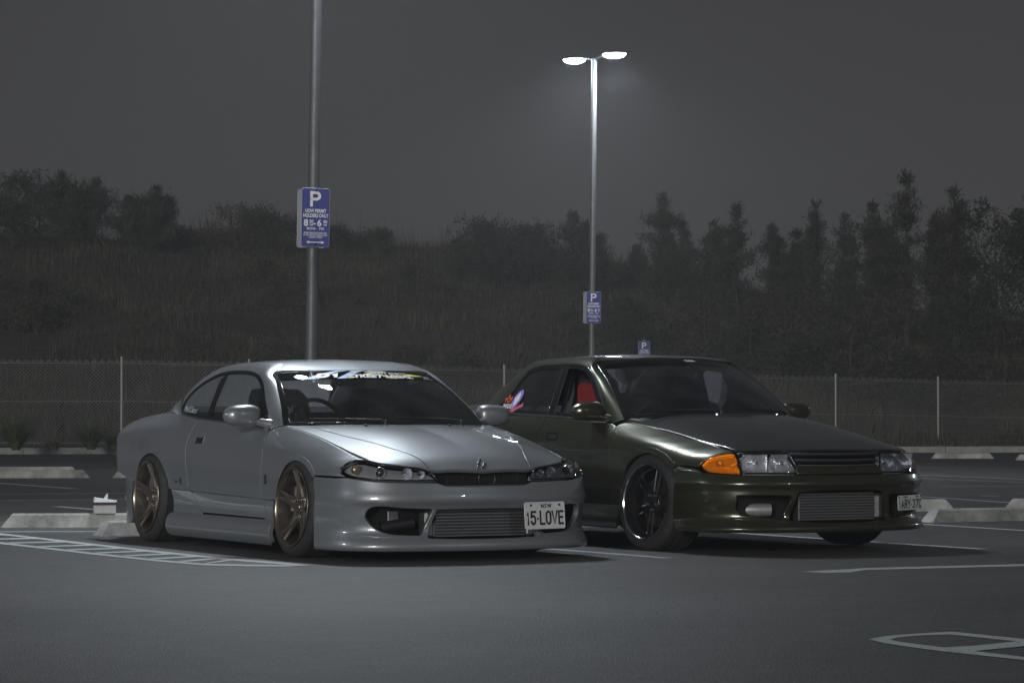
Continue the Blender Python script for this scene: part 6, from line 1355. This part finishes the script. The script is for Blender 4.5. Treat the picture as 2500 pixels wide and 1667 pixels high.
def crown_tree(x,y,h,w_,label,kind='cone',trunk=.3,seed=1,dens=1.0,group='trees on the hill',mt=None,name='tree',zoff=0.0):
    r=np.random.default_rng(seed); z=float(hillz(x,y))-.15+zoff; t=empty(name,(x,y,z)); tag(t,label,'tree' if name!='shrub' else 'shrub',group)
    if kind=='cone':
        sp=[(0,0,1.0,1.0)]+[(r.normal(0,.30)*w_,r.normal(0,.30)*w_,r.uniform(.62,.9),r.uniform(.45,.7)) for _ in range(int(r.integers(1,4)))]
        C=[];hh=[]
        for (ox,oy,fh,fw) in sp:
            nb=int(100*dens*fh*max(.6,h/6)); q=trunk+(1-trunk)*np.sort(r.uniform(0,1,nb)**.72)*.985
            for qq in q:
                a=r.uniform(0,6.283)
                if float(vn(math.cos(a)*1.3+seed*.7,math.sin(a)*1.3+qq*6.5,1.0,seed%9))>.60 and qq<.72: continue
                L=w_*1.3*fw*((1-qq)**.95)*r.uniform(.3,1.3)+.02
                nk=6 if qq<.8 else 2
                for k in range(nk):
                    u=(k+r.uniform(0,1))/nk; C.append((ox+math.cos(a)*L*u,oy+math.sin(a)*L*u,h*fh*qq+L*(.55*u-.12*u*u)*.7)); hh.append(qq*fh)
        C=np.array(C); hh=np.array(hh); nc=len(C)
    else:
        nl=int((26 if kind=='round' else 15)*dens); cl=[]
        for _ in range(nl):
            a=r.uniform(0,6.283); q=r.uniform(0,1)
            if kind=='round': zc=trunk+(1-trunk)*(.12+.80*q); rr=w_*math.sqrt(max(0.05,1-(2*(zc-trunk)/(1-trunk)-.9)**2))*r.uniform(.2,.9)
            else: zc=.12+.72*q; rr=w_*math.sqrt(max(.05,1-zc**2))*r.uniform(.2,.95)
            cl.append((math.cos(a)*rr,math.sin(a)*rr,zc*h,r.uniform(.22,.45)*w_*.75))
        C=np.concatenate([np.array([c[:3]])+r.normal(0,1,(16,3))*np.array([c[3],c[3],c[3]*.7])*.62 for c in cl]); hh=np.clip(C[:,2]/h,0,1); nc=len(C)
    C[:,2]=np.clip(C[:,2],.03*h,h*1.02)
    b=Bag(); tube(b,[(0,0,-.2),(r.normal(0,.04),r.normal(0,.04),h*.4),(0,0,h*.95)],[.035*h*.5,.022*h*.5,.01],8); b.obj('trunk',mat('tree_bark',(.045,.038,.032),.95,noise=(6,.3)),t)
    if kind!='bush':
        for i in range(0,nc,max(1,nc//14)):
            c=C[i]
            if np.hypot(c[0],c[1])<.25: continue
            limb=Bag(); tube(limb,[(0,0,max(.1,c[2]-.1*h)),tuple(c*np.array([.55,.55,1])-np.array([0,0,.03*h])),tuple(c)],[.024,.014,.005],5); limb.obj('branch',MATS['tree_bark'],t)
    m=12 if kind=='cone' else 17; sz=(.17 if kind=='cone' else .15)*(.7+.07*h); n=nc*m
    O=np.repeat(C,m,0)+r.normal(0,1,(n,3))*np.array([.085,.085,.085])*(1.0 if kind=='cone' else 1.4)
    tip=np.repeat(hh,m)>.8; O[tip]=np.repeat(C,m,0)[tip]+(O[tip]-np.repeat(C,m,0)[tip])*.7
    if kind=='cone': d=np.stack([r.normal(0,.45,n),r.normal(0,.45,n),r.uniform(-.1,1.2,n)],1)
    else: d=r.normal(0,1,(n,3)); d[:,2]+=.35
    d/=np.linalg.norm(d,axis=1,keepdims=True); sd=np.cross(d,r.normal(0,1,(n,3))); sd/=np.linalg.norm(sd,axis=1,keepdims=True)+1e-9
    L=(sz*(1.25 if kind=='cone' else .85)*r.uniform(.5,1.2,n))[:,None]; wd=L*(.085 if kind=='cone' else .24)
    P=np.stack([O-sd*wd*.3,O+d*L*.5-sd*wd,O+d*L,O+d*L*.5+sd*wd],1).reshape(-1,3)
    leafmesh('crown',P,mt or mat('casuarina_leaf',(.030,.034,.022),.8,noise=(1.5,.4)),t)
    return t
dk=mat('dark_leaf',(.024,.030,.020),.8,noise=(1.5,.4))
def at(u,vtop,Y):       # tree standing at pixel column u, depth Y, whose top shows at pixel row vtop
    s=FPX/Y; x=(u-1250)/s; zt=HC+(1002-vtop)/s; return x,Y,zt-(float(hillz(x,Y))-.15)
TREES=[(30,452,96,2.6,'round','broad dark tree at the left edge of the hill'),(150,425,98,2.4,'cone','tall dark tree left of the gap on the ridge'),(235,440,97,1.8,'cone','pointed dark tree second from the left gap'),(95,430,99,2.4,'round','dark bushy tree behind the left edge trees'),(320,478,97,1.7,'cone','feathery dark tree just left of the gap'),(378,452,97,1.5,'cone','slender tree right beside the gap on the left'),
 (1205,540,95,1.9,'round','round leafy tree left of the lit lamp post'),(1290,560,96,1.9,'round','lower round leafy tree next to the lamp post'),(1400,525,95,1.35,'cone','conical tree directly behind the lamp post'),(1465,580,95,1.2,'cone','lower conical tree right of the lamp post'),(1555,612,98,.55,'cone','tiny lone conical tree right of the lamp post'),
 (1620,478,94,1.45,'cone','tallest slender casuarina over the sedan roof'),(1668,545,94,1.2,'cone','lower casuarina beside the slender one'),(1745,545,93,1.2,'cone','narrow casuarina above the sedan windscreen'),(1800,503,93,1.15,'cone','pointed casuarina with a forked top'),(1885,552,92,1.2,'cone','short casuarina before the dense group'),(1945,560,92,1.3,'cone','low casuarina left of the sharp spire'),(1992,496,91,1.05,'cone','sharp spire-like casuarina left of the dense group'),
 (2060,525,90,1.6,'cone','dense casuarina right of the spire'),(2130,500,90,1.7,'cone','dense casuarina left of the tallest tree'),(2215,424,90,1.9,'cone','tallest tree on the right of the hill'),(2290,520,89,1.7,'cone','dark tree right of the tallest one'),(2330,460,88,1.6,'cone','dark pointed tree near the right edge'),(2430,480,88,2.0,'round','broad dark tree at the right edge'),(2520,470,88,2.0,'round','dark tree cut by the right edge')]
for i,(u,v,Y,w_,kd,l) in enumerate(TREES):
    x,Y,h=at(u,v,Y); h=max(h,1.6)
    crown_tree(x,Y,h,w_,l,kd,.12 if kd=='cone' else .22,seed=20+i,dens=.95,mt=dk if kd=='round' else None,name='tree')
SHR=[(470,560,99,1.0,'low shrub in the gap on the left ridge'),(560,502,99,1.3,'scrubby ridge shrub left of the near lamp post'),(625,492,100,1.4,'taller scrubby ridge shrub left of the near lamp post'),(690,520,100,1.3,'scrubby shrub behind the near parking sign'),(820,575,101,1.0,'low ridge shrub right of the near parking sign'),(905,565,101,.8,'small ridge shrub in the middle of the hill'),(1150,585,99,1.2,'low shrub at the foot of the round trees'),
 (1720,700,82,1.6,'bush on the slope above the sedan windscreen'),(1830,740,80,1.6,'olive bush halfway up the right slope'),(1950,690,80,1.9,'large bush on the right slope'),(2080,720,78,2.1,'large pale bush right of the fence post'),(2200,690,78,2.3,'big dark bush on the right slope'),(2330,720,77,2.3,'dark bush low on the right slope'),(2450,700,77,2.5,'dark bush at the right edge'),(1560,720,84,1.2,'small bush behind the low sign post'),(60,720,84,2.2,'dark bush low on the left slope'),(-20,640,86,2.6,'dark bush cut by the left edge')]
for i,(u,v,Y,w_,l) in enumerate(SHR):
    x,Y,h=at(u,v,Y); h=max(.8,h); crown_tree(x,Y,h,w_,l,'bush',0,seed=80+i,dens=1.2,group='shrubs on the hill',mt=mat('scrub_leaf',(.045,.043,.029),.85,noise=(2,.4)) if i%2 else dk,name='shrub')
for i in range(26):
    u=rng.uniform(60,1750); Y=rng.uniform(72,97); x=(u-1250)/(FPX/Y); hgt=rng.uniform(.45,1.1)
    crown_tree(x,Y,hgt,hgt*rng.uniform(.7,1.1),'low dark scrub clump in the hill grass, one of many alike','bush',0,seed=200+i,dens=.7,group='scrub clumps on the slope',mt=MATS['scrub_leaf'],name='shrub')
# tall grass stalks standing against the sky on the ridge
tag(blades('ridge_stalks',gm,900,(-12,2),(98,106),(.6,1.5),(.010,.02),.25),'tall thin grass stalks along the ridge line','grass',kind='stuff')

# ---- thin even haze, added to lift the dark tones, round the camera and everything built
hz=Bag(); box(hz,(0,70,5.75),(540,400,13.5)); ho=hz.obj('haze',None); tag(ho,kind='stuff')
hm_=bpy.data.materials.new('haze'); hm_.use_nodes=True; nt=hm_.node_tree; nt.nodes.clear(); o_=nt.nodes.new('ShaderNodeOutputMaterial'); v_=nt.nodes.new('ShaderNodeVolumePrincipled'); v_.inputs['Color'].default_value=(.93,.94,.97,1); v_.inputs['Density'].default_value=HAZE; v_.inputs['Anisotropy'].default_value=.3
nt.links.new(v_.outputs['Volume'],o_.inputs['Volume']); ho.data.materials.clear(); ho.data.materials.append(hm_)
coupe=build_coupe((-.5823,18.555,0),math.radians(-90+27.67))
sedan=build_sedan((1.6014,19.4555,0),math.radians(-90+29.05))
